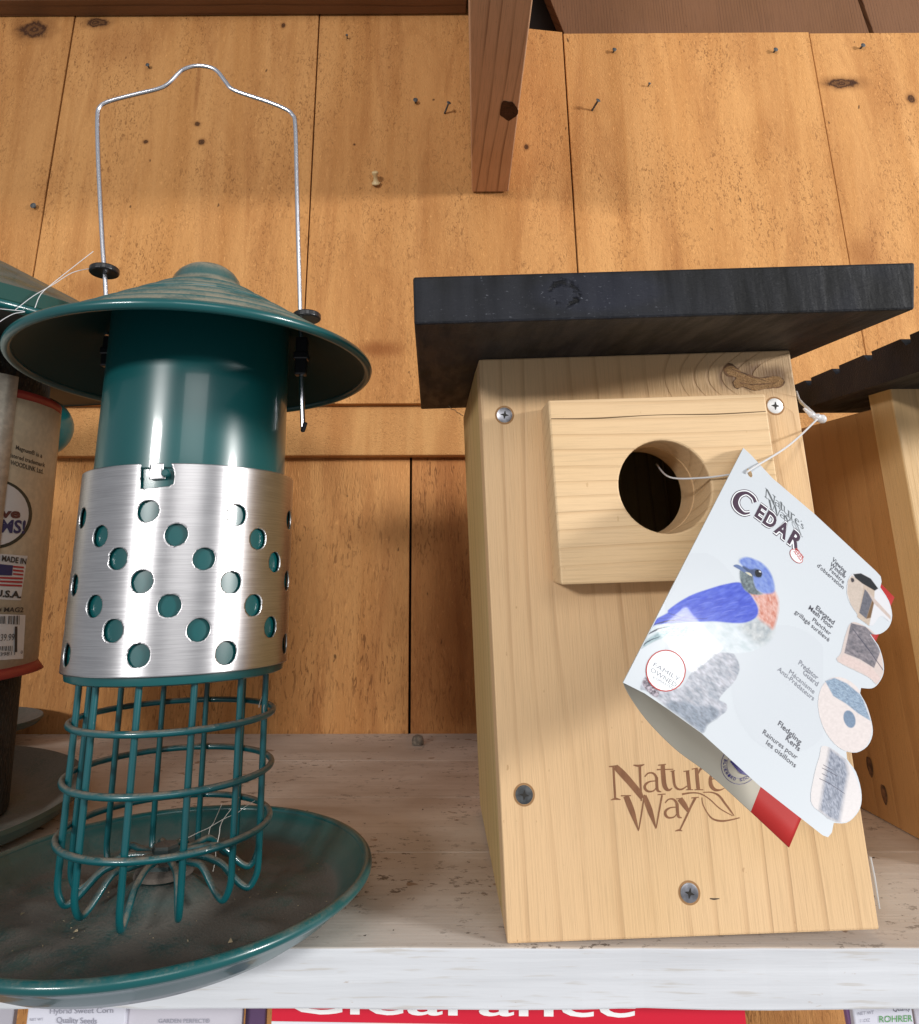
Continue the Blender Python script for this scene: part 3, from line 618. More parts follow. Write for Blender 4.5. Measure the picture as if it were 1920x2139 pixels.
KN = [(800+x/1.625, 500+y/1.625) for x, y in ((1156, 440), (1178, 424), (1205, 440), (1238, 462), (1290, 470), (1335, 464), (1362, 478), (1350, 500), (1300, 506), (1262, 514), (1225, 500), (1200, 506), (1188, 486), (1200, 470), (1170, 462))]
knm = pine('knot_fibre', (.58, .36, .175), (.46, .26, .11), (.28, .13, .05), attr=False, fleck=.9, vstretch=.4)
mb = MB(); kc_ = np.array(KN).mean(0); kr = smoothpath(KN, 4, True); pj = lambda u, o_: B(*(lambda q: (q[0], -o_, q[1]))(lb(u)))
mb.add([pj(kc_, .07)]+[pj(u, .05) for u in kr], [(0, k+1, (k+1) % len(kr)+1) for k in range(len(kr))]); kb = mb.obj('knot', knm, house)
mb = MB(); 
for q, (P_, W_) in enumerate(((KN+KN[:1], [3.5, 5, 1, .5, 2.2, .6, 1.5, 3, .8, .4, 2.2, .6, 2.5, .6, 3.5, 3.5]), ([(1530, 772), (1560, 782), (1600, 796)], [1, 3, 1]), ([(1545, 800), (1580, 803), (1620, 800)], [1, 2, .8]))):
    V, Fc = ribbon(P_, W_, 4); mb.add([pj(u+rng.normal(0, .5, 2), .08+.01*q) for u in V], Fc)
mb.obj('knot_crack', simple('knot_dark', (.20, .10, .045), .8, var=.5), kb)
mb = MB(); mb.add(*(lambda V, Fc: ([B(*(lambda q: (q[0], -.06, q[1]))(lb(v))) for v in V], Fc))(*ribbon([(1483, 1877), (1492, 1878), (1503, 1877)], [2, 3.4, 1.5]))); mb.obj('nick', hole_dark, house)
# clear plastic hanger strip by the right edge
mb = MB(); mb.tube([on(u, B(0, 12, 0), Y3) for u in ((1818, 1790), (1826, 1830), (1837, 1898))], [.45, .5, .35], 8); mb.obj('plastic_pin', simple('grey_plastic', (.5, .5, .5), .4), house, smooth=True)
# ------------------------------------------------------------------ folded card hanging on the birdhouse
TN = np.array([.26, -.83, .45]); TN /= np.linalg.norm(TN); TP = np.array([178.6, -27., 183.1])
TP = on((1553, 935), (178.6, -27, 183), (0, 1, 0))
def tg(u, off=0.): return on(u, TP+TN*off, TN)
cardr = root('hang_tag', TP, 'folded glossy card with a bluebird picture hanging in front of the cedar birdhouse', 'tag')
OUT = [(1553, 935.5), (1568, 949), (1615, 1000), (1701, 1073), (1830, 1193), (1840, 1204), (1842, 1215), (1839, 1227), (1857, 1255), (1864, 1286), (1857, 1310), (1839, 1324), (1819, 1325), (1835, 1348), (1845, 1379), (1846, 1406), (1835, 1428), (1821, 1438), (1799, 1437), (1797, 1448), (1810, 1472), (1821, 1508), (1823, 1535), (1812, 1559), (1790, 1572), (1768, 1570), (1770, 1586), (1788, 1612), (1799, 1650), (1799, 1681), (1788, 1703), (1768, 1719), (1742, 1719), (1738, 1739), (1730, 1749), (1719, 1745), (1586, 1641), (1466, 1532), (1395, 1481), (1346, 1448), (1302, 1426)]
corner = {0, 4, 7, 12, 18, 25, 32, 36, 40}
def denser(O):
    out = []; n = len(O)
    for i in range(n):
        a, b2 = np.array(O[i], float), np.array(O[(i+1) % n], float); out.append(a)
        if 7 <= i < 32 and i not in (12, 18, 25):
            p0 = np.array(O[i-1], float) if i-1 not in () else a; p3 = np.array(O[(i+2) % n], float)
            if i in (7, 12, 18, 25): p0 = a
            if (i+1) in (7, 12, 18, 25, 32): p3 = b2
            for t in (.33, .66): out.append(.5*(2*a+(-p0+b2)*t+(2*p0-5*a+4*b2-p3)*t*t+(-p0+3*a-3*b2+p3)*t**3))
    return np.array(out)
OD = denser(OUT)
card_white = simple('card_gloss', (.555, .59, .63), .2, coat=.5, spec=.5); card_back = simple('card_inside', (.50, .47, .40), .7, spec=.2); card_red = simple('card_red', (.42, .022, .02), .6, spec=.25)
n = len(OD); hole_c = np.array((1566., 988.))
# front leaf, thin solid with the punched hole
ring = [hole_c+np.array([math.cos(t)*5.5+math.sin(t)*2.2, math.sin(t)*9.+math.cos(t)*2.]) for t in np.linspace(0, 2*math.pi, 17)[:-1]]
bm = bmesh.new()
def leaf_with_hole(name, outl, hol, proj, th, mats, parent):
    me = bpy.data.curves.new('c', 'CURVE'); me.dimensions = '2D'; me.fill_mode = 'BOTH'
    for L_ in (outl, hol):
        s = me.splines.new('POLY'); s.points.add(len(L_)-1); s.use_cyclic_u = True
        for i, p in enumerate(L_): s.points[i].co = (p[0]/100, p[1]/100, 0, 1)
    o = bpy.data.objects.new('c', me); COL.objects.link(o); dg = bpy.context.evaluated_depsgraph_get(); mm = bpy.data.meshes.new_from_object(o.evaluated_get(dg))
    V2 = [(v.co[0]*100, v.co[1]*100) for v in mm.vertices]; F2 = [tuple(p.vertices) for p in mm.polygons]
    # merge doubles
    key = {}; idx = []; VV = []
    for v in V2:
        k = (round(v[0], 2), round(v[1], 2))
        if k not in key: key[k] = len(VV); VV.append(v)
        idx.append(key[k])
    F2 = [tuple(dict.fromkeys(idx[i] for i in f)) for f in F2]; F2 = [f for f in F2 if len(f) > 2]
    bpy.data.objects.remove(o); bpy.data.curves.remove(me); bpy.data.meshes.remove(mm)
    nV = len(VV); V3 = [proj(v, 0) for v in VV]+[proj(v, -th) for v in VV]; F3 = list(F2)+[tuple(nV+i for i in f[::-1]) for f in F2]; fm = [0]*len(F2)+[1]*len(F2)
    ed = {}
    for f in F2:
        for a, b2 in zip(f, f[1:]+f[:1]): ed[(a, b2)] = 1
    for (a, b2) in list(ed):
        if (b2, a) not in ed: F3.append((b2, a, nV+a, nV+b2)); fm.append(1)
    return mesh(name, V3, F3, mats, parent, fmats=fm)
front = leaf_with_hole('front_leaf', OD, ring, tg, .45, [card_white, card_back], cardr)
# back leaf, bowed away behind the front one
bot = smoothpath([np.array(p, float) for p in ((1302, 1426), (1318, 1457), (1355, 1508), (1413, 1566), (1484, 1619), (1568, 1695), (1648, 1770))], 8)
top = smoothpath([np.array(p, float) for p in ((1553, 936), (1562, 950), (1585, 975), (1640, 1022), (1700, 1080), (1780, 1160), (1868, 1248))], 8)
V = []; nb = len(bot); NR = 14
for i, (p, q) in enumerate(zip(bot, top)):
    s_ = i/(nb-1); g = 25*(1-(1-s_)**3.2)*.62+8*s_
    if i == 0: g = .3
    for k in range(NR+1):
        u = p+(q-p)*k/NR; V.append(tg(u, -.6-g*(.75+.25*(1-k/NR))))
Fc = []; fm = []
for i in range(nb-1):
    for k in range(NR): Fc.append((i*(NR+1)+k, (i+1)*(NR+1)+k, (i+1)*(NR+1)+k+1, i*(NR+1)+k+1)); fm.append(1 if i >= 40 else 0)
backleaf = mesh('back_leaf', V, Fc, [card_back, card_red], cardr, smooth=True, solid=.4, fmats=fm)
# fold strip between them
# printed pictures: colour per vertex on fine sheets just above the card
def pic_mat():
    m, nt, b = newmat('printed_picture'); a = N(nt, 'ShaderNodeAttribute', attribute_name='Col'); L(nt, a.outputs['Color'], b.inputs['Base Color']); b.inputs['Roughness'].default_value = .22; b.inputs['Coat Weight'].default_value = .5; return m
PM = pic_mat()
def srgb(r, g, b): 
    f = lambda c: (c/255/12.92) if c/255 < .04045 else ((c/255+.055)/1.055)**2.4
    return np.array([f(r), f(g), f(b)])
def vnoise(P, sc, seed=0, ang=0, st=1):
    c, s = math.cos(ang), math.sin(ang); X = (P[:, 0]*c+P[:, 1]*s)/sc; Y = (-P[:, 0]*s+P[:, 1]*c)/sc*st; out = np.zeros(len(P)); amp = 1; tot = 0
    for o_ in range(3):
        xi = np.floor(X).astype(int); yi = np.floor(Y).astype(int); xf = X-xi; yf = Y-yi; xf = xf*xf*(3-2*xf); yf = yf*yf*(3-2*yf)
        def hsh(a, b2): v_ = np.sin(a*127.1+b2*311.7+seed*74.7+o_*13.3)*43758.5453; return v_-np.floor(v_)
        out += amp*((hsh(xi, yi)*(1-xf)+hsh(xi+1, yi)*xf)*(1-yf)+(hsh(xi, yi+1)*(1-xf)+hsh(xi+1, yi+1)*xf)*yf); tot += amp; amp *= .42; X = X*2.03; Y = Y*2.03
    return out/tot
class Pic:
    def __init__(s, x0, y0, x1, y1, st=1.0, clip=None):
        s.nx = int((x1-x0)/st)+1; s.ny = int((y1-y0)/st)+1; gx, gy = np.meshgrid(np.linspace(x0, x1, s.nx), np.linspace(y0, y1, s.ny)); s.P = np.stack([gx.ravel(), gy.ravel()], 1)
        s.C = np.tile(np.array([.555, .59, .63]), (len(s.P), 1)); s.mask = np.zeros(len(s.P)); s.clip = clip
    def fill(s, poly, col, feather=1.2, nz=0, nsc=6, seed=0, col2=None, ang=0, stt=1, op=1, smooth=True):
        Q = np.array(smoothpath([np.array(p, float) for p in poly], 4, True)) if smooth else np.array(poly, float)
        d, _ = polydist(s.P, Q); ins = inpoly(s.P, Q); sd = np.where(ins, d, -d); a = np.clip(.5+sd/(2*feather), 0, 1)*op; c = np.tile(np.array(col)*.82, (len(s.P), 1)).astype(float); col2 = None if col2 is None else np.array(col2)*.82
        if col2 is not None: t = np.clip((vnoise(s.P, nsc, seed, ang, stt)-.15)/.7, 0, 1)[:, None]; c = c*(1-t)+np.array(col2)*t
        if nz: c = c*(1+nz*(vnoise(s.P, nsc*.5, seed+5, ang, stt)[:, None]*2-1))
        s.C = s.C*(1-a[:, None])+np.clip(c, 0, 1)*a[:, None]; s.mask = np.maximum(s.mask, a)
    def build(s, name, off, parent, thr=.02):
        m_ = s.mask > thr
        if s.clip is not None: m_ &= inpoly(s.P, s.clip)
        idx = np.arange(len(s.P)).reshape(s.ny, s.nx); q = np.stack([idx[:-1, :-1], idx[:-1, 1:], idx[1:, 1:], idx[1:, :-1]], -1).reshape(-1, 4); q = q[m_[q].all(1)]
        used, inv_ = np.unique(q, return_inverse=True); q = inv_.reshape(-1, 4); return mesh(name, [tg(p, off) for p in s.P[used]], q, PM, parent, cols=s.C[used])
K7 = lambda L_: [(1280+x/4.314, 1130+y/4.314) for x, y in L_]
inset = OD+(np.array([1600, 1400])-OD)*.004
# bird
bp1 = Pic(1334, 1160, 1640, 1540, 1.0, inset)
stump = K7([(1060, 1010), (1110, 1040), (1145, 1140), (1120, 1230), (1080, 1290), (1000, 1370), (960, 1430), (1000, 1450), (1032, 1485), (1015, 1545), (930, 1600), (850, 1660), (800, 1728), (640, 1605), (480, 1490), (390, 1410), (300, 1350), (250, 1330), (300, 1220), (420, 1290), (600, 1330), (700, 1200), (800, 1060), (900, 1010)])
bp1.fill(stump, srgb(150, 157, 168), 1.5, .28, 14, 3, srgb(205, 205, 215), ang=.7, stt=2.2)
bp1.fill(K7([(480, 1480), (640, 1600), (800, 1728), (860, 1650), (960, 1580), (930, 1500), (760, 1480), (600, 1440)]), srgb(108, 120, 134), 4, .4, 11, 8, srgb(150, 160, 175), ang=.7, stt=2.2, op=.8)
bp1.fill(K7([(270, 1290), (300, 1230), (380, 1290), (420, 1340), (400, 1410), (330, 1370)]), srgb(70, 60, 75), 1.5, .8, 4, 9, srgb(200, 190, 200))
body = K7([(1150, 300), (1150, 250), (1120, 240), (1088, 228), (1105, 213), (1135, 205), (1135, 180), (1150, 150), (1200, 142), (1290, 165), (1370, 215), (1430, 300), (1465, 420), (1497, 530), (1497, 620), (1465, 760), (1430, 860), (1380, 925), (1250, 995), (1080, 1010), (880, 950), (720, 885), (500, 870), (370, 905), (230, 975), (300, 850), (370, 720), (490, 645), (510, 610), (600, 545), (720, 480), (880, 425), (1000, 390), (1140, 370)])
bp1.fill(body, srgb(198, 210, 216), 1.2, .05, 12, 1, srgb(224, 230, 236), ang=.4, stt=1.5)
bp1.fill(K7([(1150, 760), (1300, 700), (1420, 720), (1450, 800), (1420, 880), (1330, 940), (1230, 880), (1180, 820)]), srgb(165, 174, 180), 8, .12, 8, 4, srgb(205, 208, 210))
bp1.fill(K7([(1190, 430), (1320, 480), (1440, 440), (1490, 520), (1492, 640), (1450, 790), (1400, 760), (1310, 690), (1310, 600), (1260, 510)]), srgb(200, 122, 100), 4, .1, 7, 5, srgb(228, 185, 175), ang=1.2, stt=2)
bp1.fill(K7([(500, 740), (700, 770), (760, 850), (640, 870), (480, 868), (370, 905), (240, 975), (300, 900), (400, 830)]), srgb(110, 140, 150), 3, .3, 5, 6, srgb(170, 195, 200), ang=-.35, stt=3)
wingp = K7([(500, 622), (600, 548), (720, 482), (880, 427), (1000, 392), (1140, 372), (1200, 430), (1280, 540), (1312, 620), (1290, 690), (1200, 735), (1080, 740), (900, 725), (720, 735), (540, 745), (380, 760), (300, 850), (250, 940), (300, 845), (370, 722), (490, 650)])
bp1.fill(wingp, srgb(48, 70, 195), 1.6, .10, 14, 2, srgb(88, 108, 215), ang=-.35, stt=2.6)
for P_, w_, c_ in (([(500, 650), (650, 690), (850, 700)], 7, (25, 30, 90)), ([(370, 755), (540, 715), (760, 720)], 12, (20, 22, 70)), ([(300, 850), (420, 790), (520, 770)], 14, (15, 18, 50)), ([(240, 965), (330, 900), (430, 860)], 10, (18, 20, 60)), ([(420, 700), (600, 690), (760, 700)], 5, (35, 45, 130))):
    V, _f = ribbon(K7(P_), [w_/4.314*.5, w_/4.314, .4]); h_ = len(V)//2; bp1.fill(list(map(tuple, V[:h_]))+list(map(tuple, V[h_:][::-1])), srgb(*c_), .7, smooth=False)
for k in range(26):
    x0 = 560+k*27; y0 = 700-.18*(x0-560)*.2-(k % 5)*38; ln_ = 70+(k*37 % 50)
    V, _f = ribbon(K7([(x0, y0), (x0+ln_*.5, y0-ln_*.16), (x0+ln_, y0-ln_*.22)]), [.4, 1.1, .3]); h_ = len(V)//2
    bp1.fill(list(map(tuple, V[:h_]))+list(map(tuple, V[h_:][::-1])), srgb(45, 60, 165) if k % 2 else srgb(135, 150, 235), .8, smooth=False, op=.55)
bp1.fill(K7([(1140, 180), (1200, 145), (1290, 168), (1370, 218), (1430, 300), (1462, 420), (1440, 470), (1350, 470), (1280, 420), (1250, 320), (1180, 240)]), srgb(100, 124, 205), 2.5, .08, 9, 7, srgb(140, 162, 220), ang=.9, stt=2)
bp1.fill(K7([(1150, 262), (1210, 285), (1262, 300), (1270, 370), (1300, 440), (1350, 480), (1250, 480), (1180, 430), (1150, 350)]), srgb(72, 82, 90), 1.8, .25, 5, 7, srgb(130, 145, 150))
bp1.fill(K7([(1180, 225), (1240, 255), (1300, 250), (1345, 290), (1335, 330), (1290, 325), (1230, 290), (1170, 250)]), srgb(70, 85, 120), 1.6, .2)
bp1.fill(K7([(1088, 226), (1110, 212), (1150, 222), (1200, 265), (1250, 300), (1240, 315), (1180, 280), (1130, 252)]), srgb(98, 118, 165), .8, .1)
bp1.fill(K7([(1195, 280), (1240, 290), (1256, 318), (1225, 305)]), srgb(215, 210, 185), .6)
bp1.fill(K7([(1292, 262), (1330, 262), (1345, 292), (1335, 322), (1300, 322), (1282, 292)]), srgb(15, 18, 25), .6)
bp1.fill(K7([(1318, 268), (1334, 272), (1336, 284), (1322, 280)]), srgb(225, 230, 240), .5)
bp1.build('bird_print', .06, front, thr=.12)
# faint grey circles behind the pictures
bg = Pic(1390, 1155, 1720, 1600, 3., inset)
for c_, rx, ry in (((1440, 1290), 118, 140), ((1640, 1440), 110, 130)):
    bg.fill([(c_[0]+rx*math.cos(t)-.25*rx*math.sin(t), c_[1]+ry*math.sin(t)+.3*ry*math.cos(t)) for t in np.linspace(0, 6.283, 25)[:-1]], (.65, .69, .74), 1.5)
bg.build('grey_print', .02, front, thr=.3)
K6 = lambda L_: [(1480+x/4.333, 980+y/4.333) for x, y in L_]
K8 = lambda L_: [(1550+x/3.826, 1250+y/3.826) for x, y in L_]
ov = Pic(1690, 1190, 1866, 1722, 1.0, inset)
o1 = K6([(1300, 950), (1380, 940), (1470, 985), (1540, 1080), (1620, 1180), (1655, 1300), (1640, 1380), (1560, 1330), (1480, 1420), (1380, 1350), (1290, 1230), (1252, 1120), (1262, 1010)])
ov.fill(o1, srgb(225, 225, 230), 1); ov.fill(K6([(1262, 1010), (1300, 960), (1400, 1030), (1385, 1150), (1350, 1320), (1290, 1230), (1255, 1120)]), srgb(205, 190, 178), .8, .1, 6, 2, smooth=False)
ov.fill(K6([(1310, 950), (1380, 942), (1470, 990), (1538, 1080), (1500, 1105), (1400, 1040), (1330, 985)]), srgb(28, 30, 34), .8, .4, smooth=False)
ov.fill(K6([(1400, 1040), (1505, 1100), (1500, 1200), (1455, 1420), (1345, 1340), (1385, 1150)]), srgb(200, 182, 166), .8, .12, 6, 3, smooth=False)
ov.fill(K6([(1415, 1085), (1490, 1160), (1430, 1355), (1365, 1300)]), srgb(105, 105, 115), .9, .3, 5, 4, smooth=False)
ov.fill(K6([(1490, 1165), (1505, 1190), (1470, 1345), (1430, 1355)]), srgb(120, 90, 60), .9, smooth=False)
ov.fill(K6([(1430, 1090), (1650, 1330), (1650, 1365), (1500, 1215)]), srgb(205, 188, 180), .9, .1, smooth=False)
ov.fill(K6([(1292, 985), (1315, 990), (1320, 1015), (1300, 1025), (1290, 1005)]), srgb(60, 55, 60), .8)
o2 = K6([(1290, 1390), (1380, 1400), (1500, 1480), (1560, 1620), (1590, 1730), (1590, 1850), (1540, 1960), (1440, 1880), (1170, 1740), (1200, 1660), (1240, 1500)])
ov.fill(o2, srgb(215, 200, 195), 1, .08); ov.fill(K6([(1290, 1392), (1420, 1425), (1510, 1510), (1560, 1640), (1500, 1800), (1370, 1720), (1230, 1665)]), srgb(105, 102, 110), .9, .3, 7, 5, srgb(150, 142, 148), ang=.6, stt=1.5, smooth=False)
V, _f = ribbon(K6([(1310, 1450), (1440, 1620), (1590, 1830)]), [1, 1.4, 1.4]); h_ = len(V)//2; ov.fill(list(map(tuple, V[:h_]))+list(map(tuple, V[h_:][::-1])), srgb(60, 60, 80), .6, smooth=False)
ov.fill(K6([(1170, 1745), (1230, 1670), (1480, 1795), (1560, 1900), (1540, 1940), (1380, 1830)]), srgb(220, 200, 195), .9, .1, smooth=False)
el = lambda c, rx, ry, a: [(c[0]+rx*math.cos(t)*math.cos(a)-ry*math.sin(t)*math.sin(a), c[1]+rx*math.cos(t)*math.sin(a)+ry*math.sin(t)*math.cos(a)) for t in np.linspace(0, 2*math.pi, 25)[:-1]]
o3 = K8(el((825, 930), 200, 315, -.35)); ov.fill(o3, srgb(226, 216, 214), 1, .08, 8, 7)
ov.fill(K8([(665, 660), (740, 635), (840, 680), (960, 780), (1030, 980), (930, 920), (830, 840), (730, 780)]), srgb(120, 140, 165), 1.2, .3, 4, 8, srgb(165, 185, 205), ang=.5, stt=2, smooth=False)
ov.fill(K8(el((860, 965), 46, 72, -.3)), srgb(120, 140, 165), 1, .2)
o4 = K8([(640, 1180), (720, 1200), (830, 1290), (900, 1400), (945, 1530), (950, 1640), (920, 1730), (860, 1785), (760, 1790), (640, 1720), (550, 1620), (580, 1400), (620, 1260)])
ov.fill(o4, srgb(226, 220, 220), 1, .05); ov.fill(K8([(700, 1195), (830, 1290), (850, 1400), (820, 1560), (780, 1790), (690, 1755), (620, 1690), (650, 1500)]), srgb(110, 118, 135), 5, .3, 6, 9, srgb(175, 180, 195), ang=1.25, stt=3, smooth=False)
for q in ([(640, 1355), (700, 1385), (760, 1420)], [(650, 1330), (720, 1370)], [(620, 1440), (700, 1480), (820, 1560)], [(640, 1400), (690, 1425)]):
    V, _f = ribbon(K8(q), [1.2]*len(q)); h_ = len(V)//2; ov.fill(list(map(tuple, V[:h_]))+list(map(tuple, V[h_:][::-1])), srgb(60, 55, 75), .5, smooth=False)
ov.build('detail_prints', .08, front, thr=.3)
# lettering
ink = simple('ink_grey', (.07, .07, .09), .3); ink2 = simple('ink_glare_pale', (.22, .23, .27), .3); plum = simple('ink_plum', (.055, .028, .05), .25, coat=.4); red_ink = simple('ink_red', (.42, .05, .045), .3); ink_w = simple('ink_white', (.82, .84, .86), .25, coat=.4)
UPV = (.455, -.89); pr1 = lambda u: tg(u, .12)
FT = (('Viewing', (1738, 1171), (1766, 1199), 9, .008), ('Window', (1734, 1181), (1765, 1209), 9, .008), ('Fenêtre', (1733, 1192), (1762, 1220), 8.5, 0), ("d'observation", (1707, 1183), (1761, 1231), 8.5, 0),
                     ('Elevated', (1704, 1272), (1741, 1305), 9.5, .008), ('Mesh Floor', (1689, 1272), (1738, 1315), 9.5, .008), ('Plancher', (1697, 1297), (1734, 1328), 9, 0), ('grillagé surélevé', (1660, 1280), (1731, 1341), 9, 0),
                     ('Fledgling', (1625, 1514), (1672, 1556), 11, .008), ('Kerfs', (1641, 1545), (1669, 1570), 11, .008), ('Rainures pour', (1593, 1532), (1664, 1587), 10.5, 0), ('les oisillons', (1600, 1554), (1661, 1604), 10.5, 0))
for k in range(3):
    mb = MB()
    for t, a, b2, h, bo in FT[4*k:4*k+4]: textpx(mb, t, a, b2, h, UPV, pr1, bo)
    mb.obj('feature_lettering', ink, front)
mb = MB()
for t, a, b2, h, bo in (('Predator', (1668, 1387), (1707, 1421), 10.5, .008), ('Guard', (1677, 1407), (1707, 1434), 10.5, .008), ('Mécanisme', (1648, 1406), (1700, 1450), 10, 0), ('Anti-Prédateurs', (1624, 1400), (1699, 1464), 10, 0)): textpx(mb, t, a, b2, h, UPV, pr1, bo)
mb.obj('glare_lettering', ink2, front)  # glare across these lines is put into the paler ink
def logo2(x, y):
    dx, dy = x-115, y-200; return (1480+(515+dx*350/1385-.03*dy)/4.333, 980+(165+dx*325/1385+.204*dy)/4.333)
mb = MB()
for k, (P, Wd) in enumerate(LOGO):
    V, Fc = ribbon(P, [max(w_, 14) for w_ in Wd], 4); mb.add([tg(logo2(x, y), .10+.004*(k % 6)) for x, y in V], Fc)
mb.obj('script_lettering', simple('ink_slate', (.11, .12, .13), .3), front)
# large word: capitals with drop outline
CD = [(560/1, 0)]
def stroke_px(mb, P, Wd, off, K=K6): V, Fc = ribbon(K(P), [w_/4.333 for w_ in Wd]); mb.add([tg(v, off) for v in V], Fc)
CP = [([(425, 300), (405, 255), (345, 215), (275, 235), (245, 295), (265, 355), (320, 400), (375, 395)], [30, 26, 26, 46, 52, 44, 26, 14])]
mo = MB(); mi = MB(); mw = MB()
for P, Wd in CP: stroke_px(mo, P, [w_+34 for w_ in Wd], .09); stroke_px(mw, P, [w_+20 for w_ in Wd], .12); stroke_px(mi, P, Wd, .15)
bar = [(385, 320), (560, 440), (720, 570), (850, 700)]
pr_o = lambda o_: (lambda u: tg(u, o_))
for t, a, b2, h in (('E', (418, 420), (480, 466), 28), ('D', (490, 480), (582, 548), 29), ('A', (592, 560), (696, 640), 30), ('R', (715, 658), (812, 735), 30)):
    a = K6([a])[0]; b2 = K6([b2])[0]
    textpx(mo, t, a, b2, h, UPV, pr_o(.09), .12); textpx(mw, t, a, b2, h, UPV, pr_o(.12), .085); textpx(mi, t, a, b2, h, UPV, pr_o(.15), .035)
mo.obj('word_outline', plum, front); mw.obj('word_halo', ink_w, front); mi.obj('word_lettering', plum, front)
mb = MB(); e = el((1480+797/4.333, 980+787/4.333), 17.5, 10.5, .88); mb.poly([tg(p, .16) for p in e]); mb.obj('oval_rim', red_ink, front)
mb = MB(); e = el((1480+797/4.333, 980+787/4.333), 16, 9.2, .88); mb.poly([tg(p, .18) for p in e]); mb.obj('oval_ground', ink_w, front)
mb = MB(); textpx(mb, 'SERIES', (1657.5, 1152), (1673, 1172), 11, (.62, -.78), pr_o(.2), .02); mb.obj('oval_lettering', red_ink, front)
mb = MB(); cc = (1391, 1401); o_ = el(cc, 42, 44, 0); i_ = el(cc, 39.5, 41.5, 0); V = [tg(p, .14) for p in o_]+[tg(p, .14) for p in i_]; n_ = len(o_); mb.add(V, [(k, (k+1) % n_, n_+(k+1) % n_, n_+k) for k in range(n_)]); mb.obj('badge_ring', red_ink, front)
mb = MB(); mb.poly([tg(p, .125) for p in i_]); mb.obj('badge_ground', ink_w, front)
mb = MB(); textpx(mb, 'FAMILY', (1364, 1391), (1418, 1424), 9, UPV, pr_o(.15), .0); textpx(mb, 'OWNED', (1358, 1402), (1411, 1436), 9.5, UPV, pr_o(.15), .0); textpx(mb, '& OPERATED', (1363, 1416), (1405, 1440), 5, UPV, pr_o(.15)); mb.obj('badge_lettering', ink2, front)
# round seal on the inside of the back leaf (seen under the front leaf)
def tb(u): return tg(u, -22)
mb = MB(); sc_ = (1545, 1598)
def seal(mb, r0, r1, nn=40):
    o_ = el(sc_, r0*1.0, r0*1.05, 0); i_ = el(sc_, r1*1.0, r1*1.05, 0)
    m_ = len(o_); mb.add([bl(p) for p in o_]+[bl(p) for p in i_], [(k, (k+1) % m_, m_+(k+1) % m_, m_+k) for k in range(m_)])
def bl(u):
    # nearest point on the bowed leaf along this sight line
    d = ray(u); best = None; lo, hi = .2, 40
    for _ in range(30):
        mid = (lo+hi)/2; P = tg(u, -.6-mid)
        # leaf parameter from the pixel rows
        best_i = min(range(nb), key=lambda i: abs(np.cross(top[i]-bot[i], np.array(u)-bot[i])/np.linalg.norm(top[i]-bot[i])))
        s_ = best_i/(nb-1); k_ = np.clip((np.array(u)-bot[best_i])@(top[best_i]-bot[best_i])/((top[best_i]-bot[best_i])@(top[best_i]-bot[best_i])), 0, 1)
        g = (25*(1-(1-s_)**3.2)*.62+8*s_)*(.75+.25*(1-k_)); break
    return tg(u, -.6-g+.45)
seal(mb, 39, 38); seal(mb, 27, 26.2)
for k, ch in enumerate('BLUEBIRD SOCIETY'):
    t = math.radians(205-k*12.5-8); p = np.array(sc_)+34*np.array([math.cos(t), math.sin(t)]); tn = np.array([math.sin(t), -math.cos(t)]); upd = -np.array([math.cos(t), math.sin(t)])
    if ch != ' ': textpx(mb, ch, p-tn*2.6, p+tn*2.6, 6, upd, bl, .02)
V, Fc = ribbon([(1526, 1590), (1540, 1600), (1550, 1612), (1562, 1618)], [3, 12, 9, 3]); mb.add([bl(v) for v in V], Fc)
mb.obj('seal_print', simple('ink_navy', (.05, .04, .2), .4), backleaf)
# plastic loop
kp = on((1710, 873), B(0, 8, 0), Y3)
hp_ = tg((1566, 985), .3)
mb = MB(); mb.tube(smoothpath([tg((1563, 990), -3), tg((1566, 982), 1.2), (hp_+kp)/2+[0, -1, -1.5], kp], 8), .42, 8); mb.tube(smoothpath([tg((1563, 990), -3), on((1535, 990), B(0, -23, 0), Y3), on((1470, 998), B(0, -20.5, 0), Y3), on((1400, 997), B(0, -12, 0), Y3), on((1372, 970), B(0, 12, 0), Y3)], 8), .38, 8)
mb.tube(smoothpath([kp, on((1690, 855), B(0, 14, 0), Y3), on((1672, 838), B(0, 22, 0), Y3), on((1664, 818), B(0, 30, 0), Y3)], 8), [.7]*17+[.5]*8, 8)
mb.obj('plastic_loop', white_plastic, cardr, smooth=True)
mb = MB(); mb.tube(smoothpath([kp+[-6, 0, 4.5], kp+[-3, 0, 1.5], kp, kp+[3.2, 0, -1]], 5), [.6, .7, .8, .9, 1.1, 1.5, 1.2, 1.3, 1.7, 2.0, 1.7, 1.8, 2.1, 1.9, 1.5, .8], 12); mb.obj('loop_clasp', white_plastic, cardr, smooth=True)
# ------------------------------------------------------------------ second birdhouse, right edge
XB = 305.
def onX(u, x=XB): return on(u, (x, 0, 0), (1, 0, 0))
h2 = root('birdhouse', (XB+60, 110, 0), 'reddish cedar birdhouse with a notched black roof at the right edge behind the tag', 'birdhouse')
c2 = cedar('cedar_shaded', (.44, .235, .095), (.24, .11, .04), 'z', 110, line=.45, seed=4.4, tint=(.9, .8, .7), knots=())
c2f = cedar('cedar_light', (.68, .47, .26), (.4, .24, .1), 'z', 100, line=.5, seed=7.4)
yF = float(onX((1842, 960))[1]); yF2 = float(onX((1893, 960))[1])
pb_, pf_ = onX((1672, 895)), onX((1838, 850)); sl = (pf_[2]-pb_[2])/(pf_[1]-pb_[1]); zt = lambda y: pf_[2]+sl*(y-pf_[1])
print('slope2', sl)
print('bird2', yF, yF2, pb_, pf_)
ybk = 262.
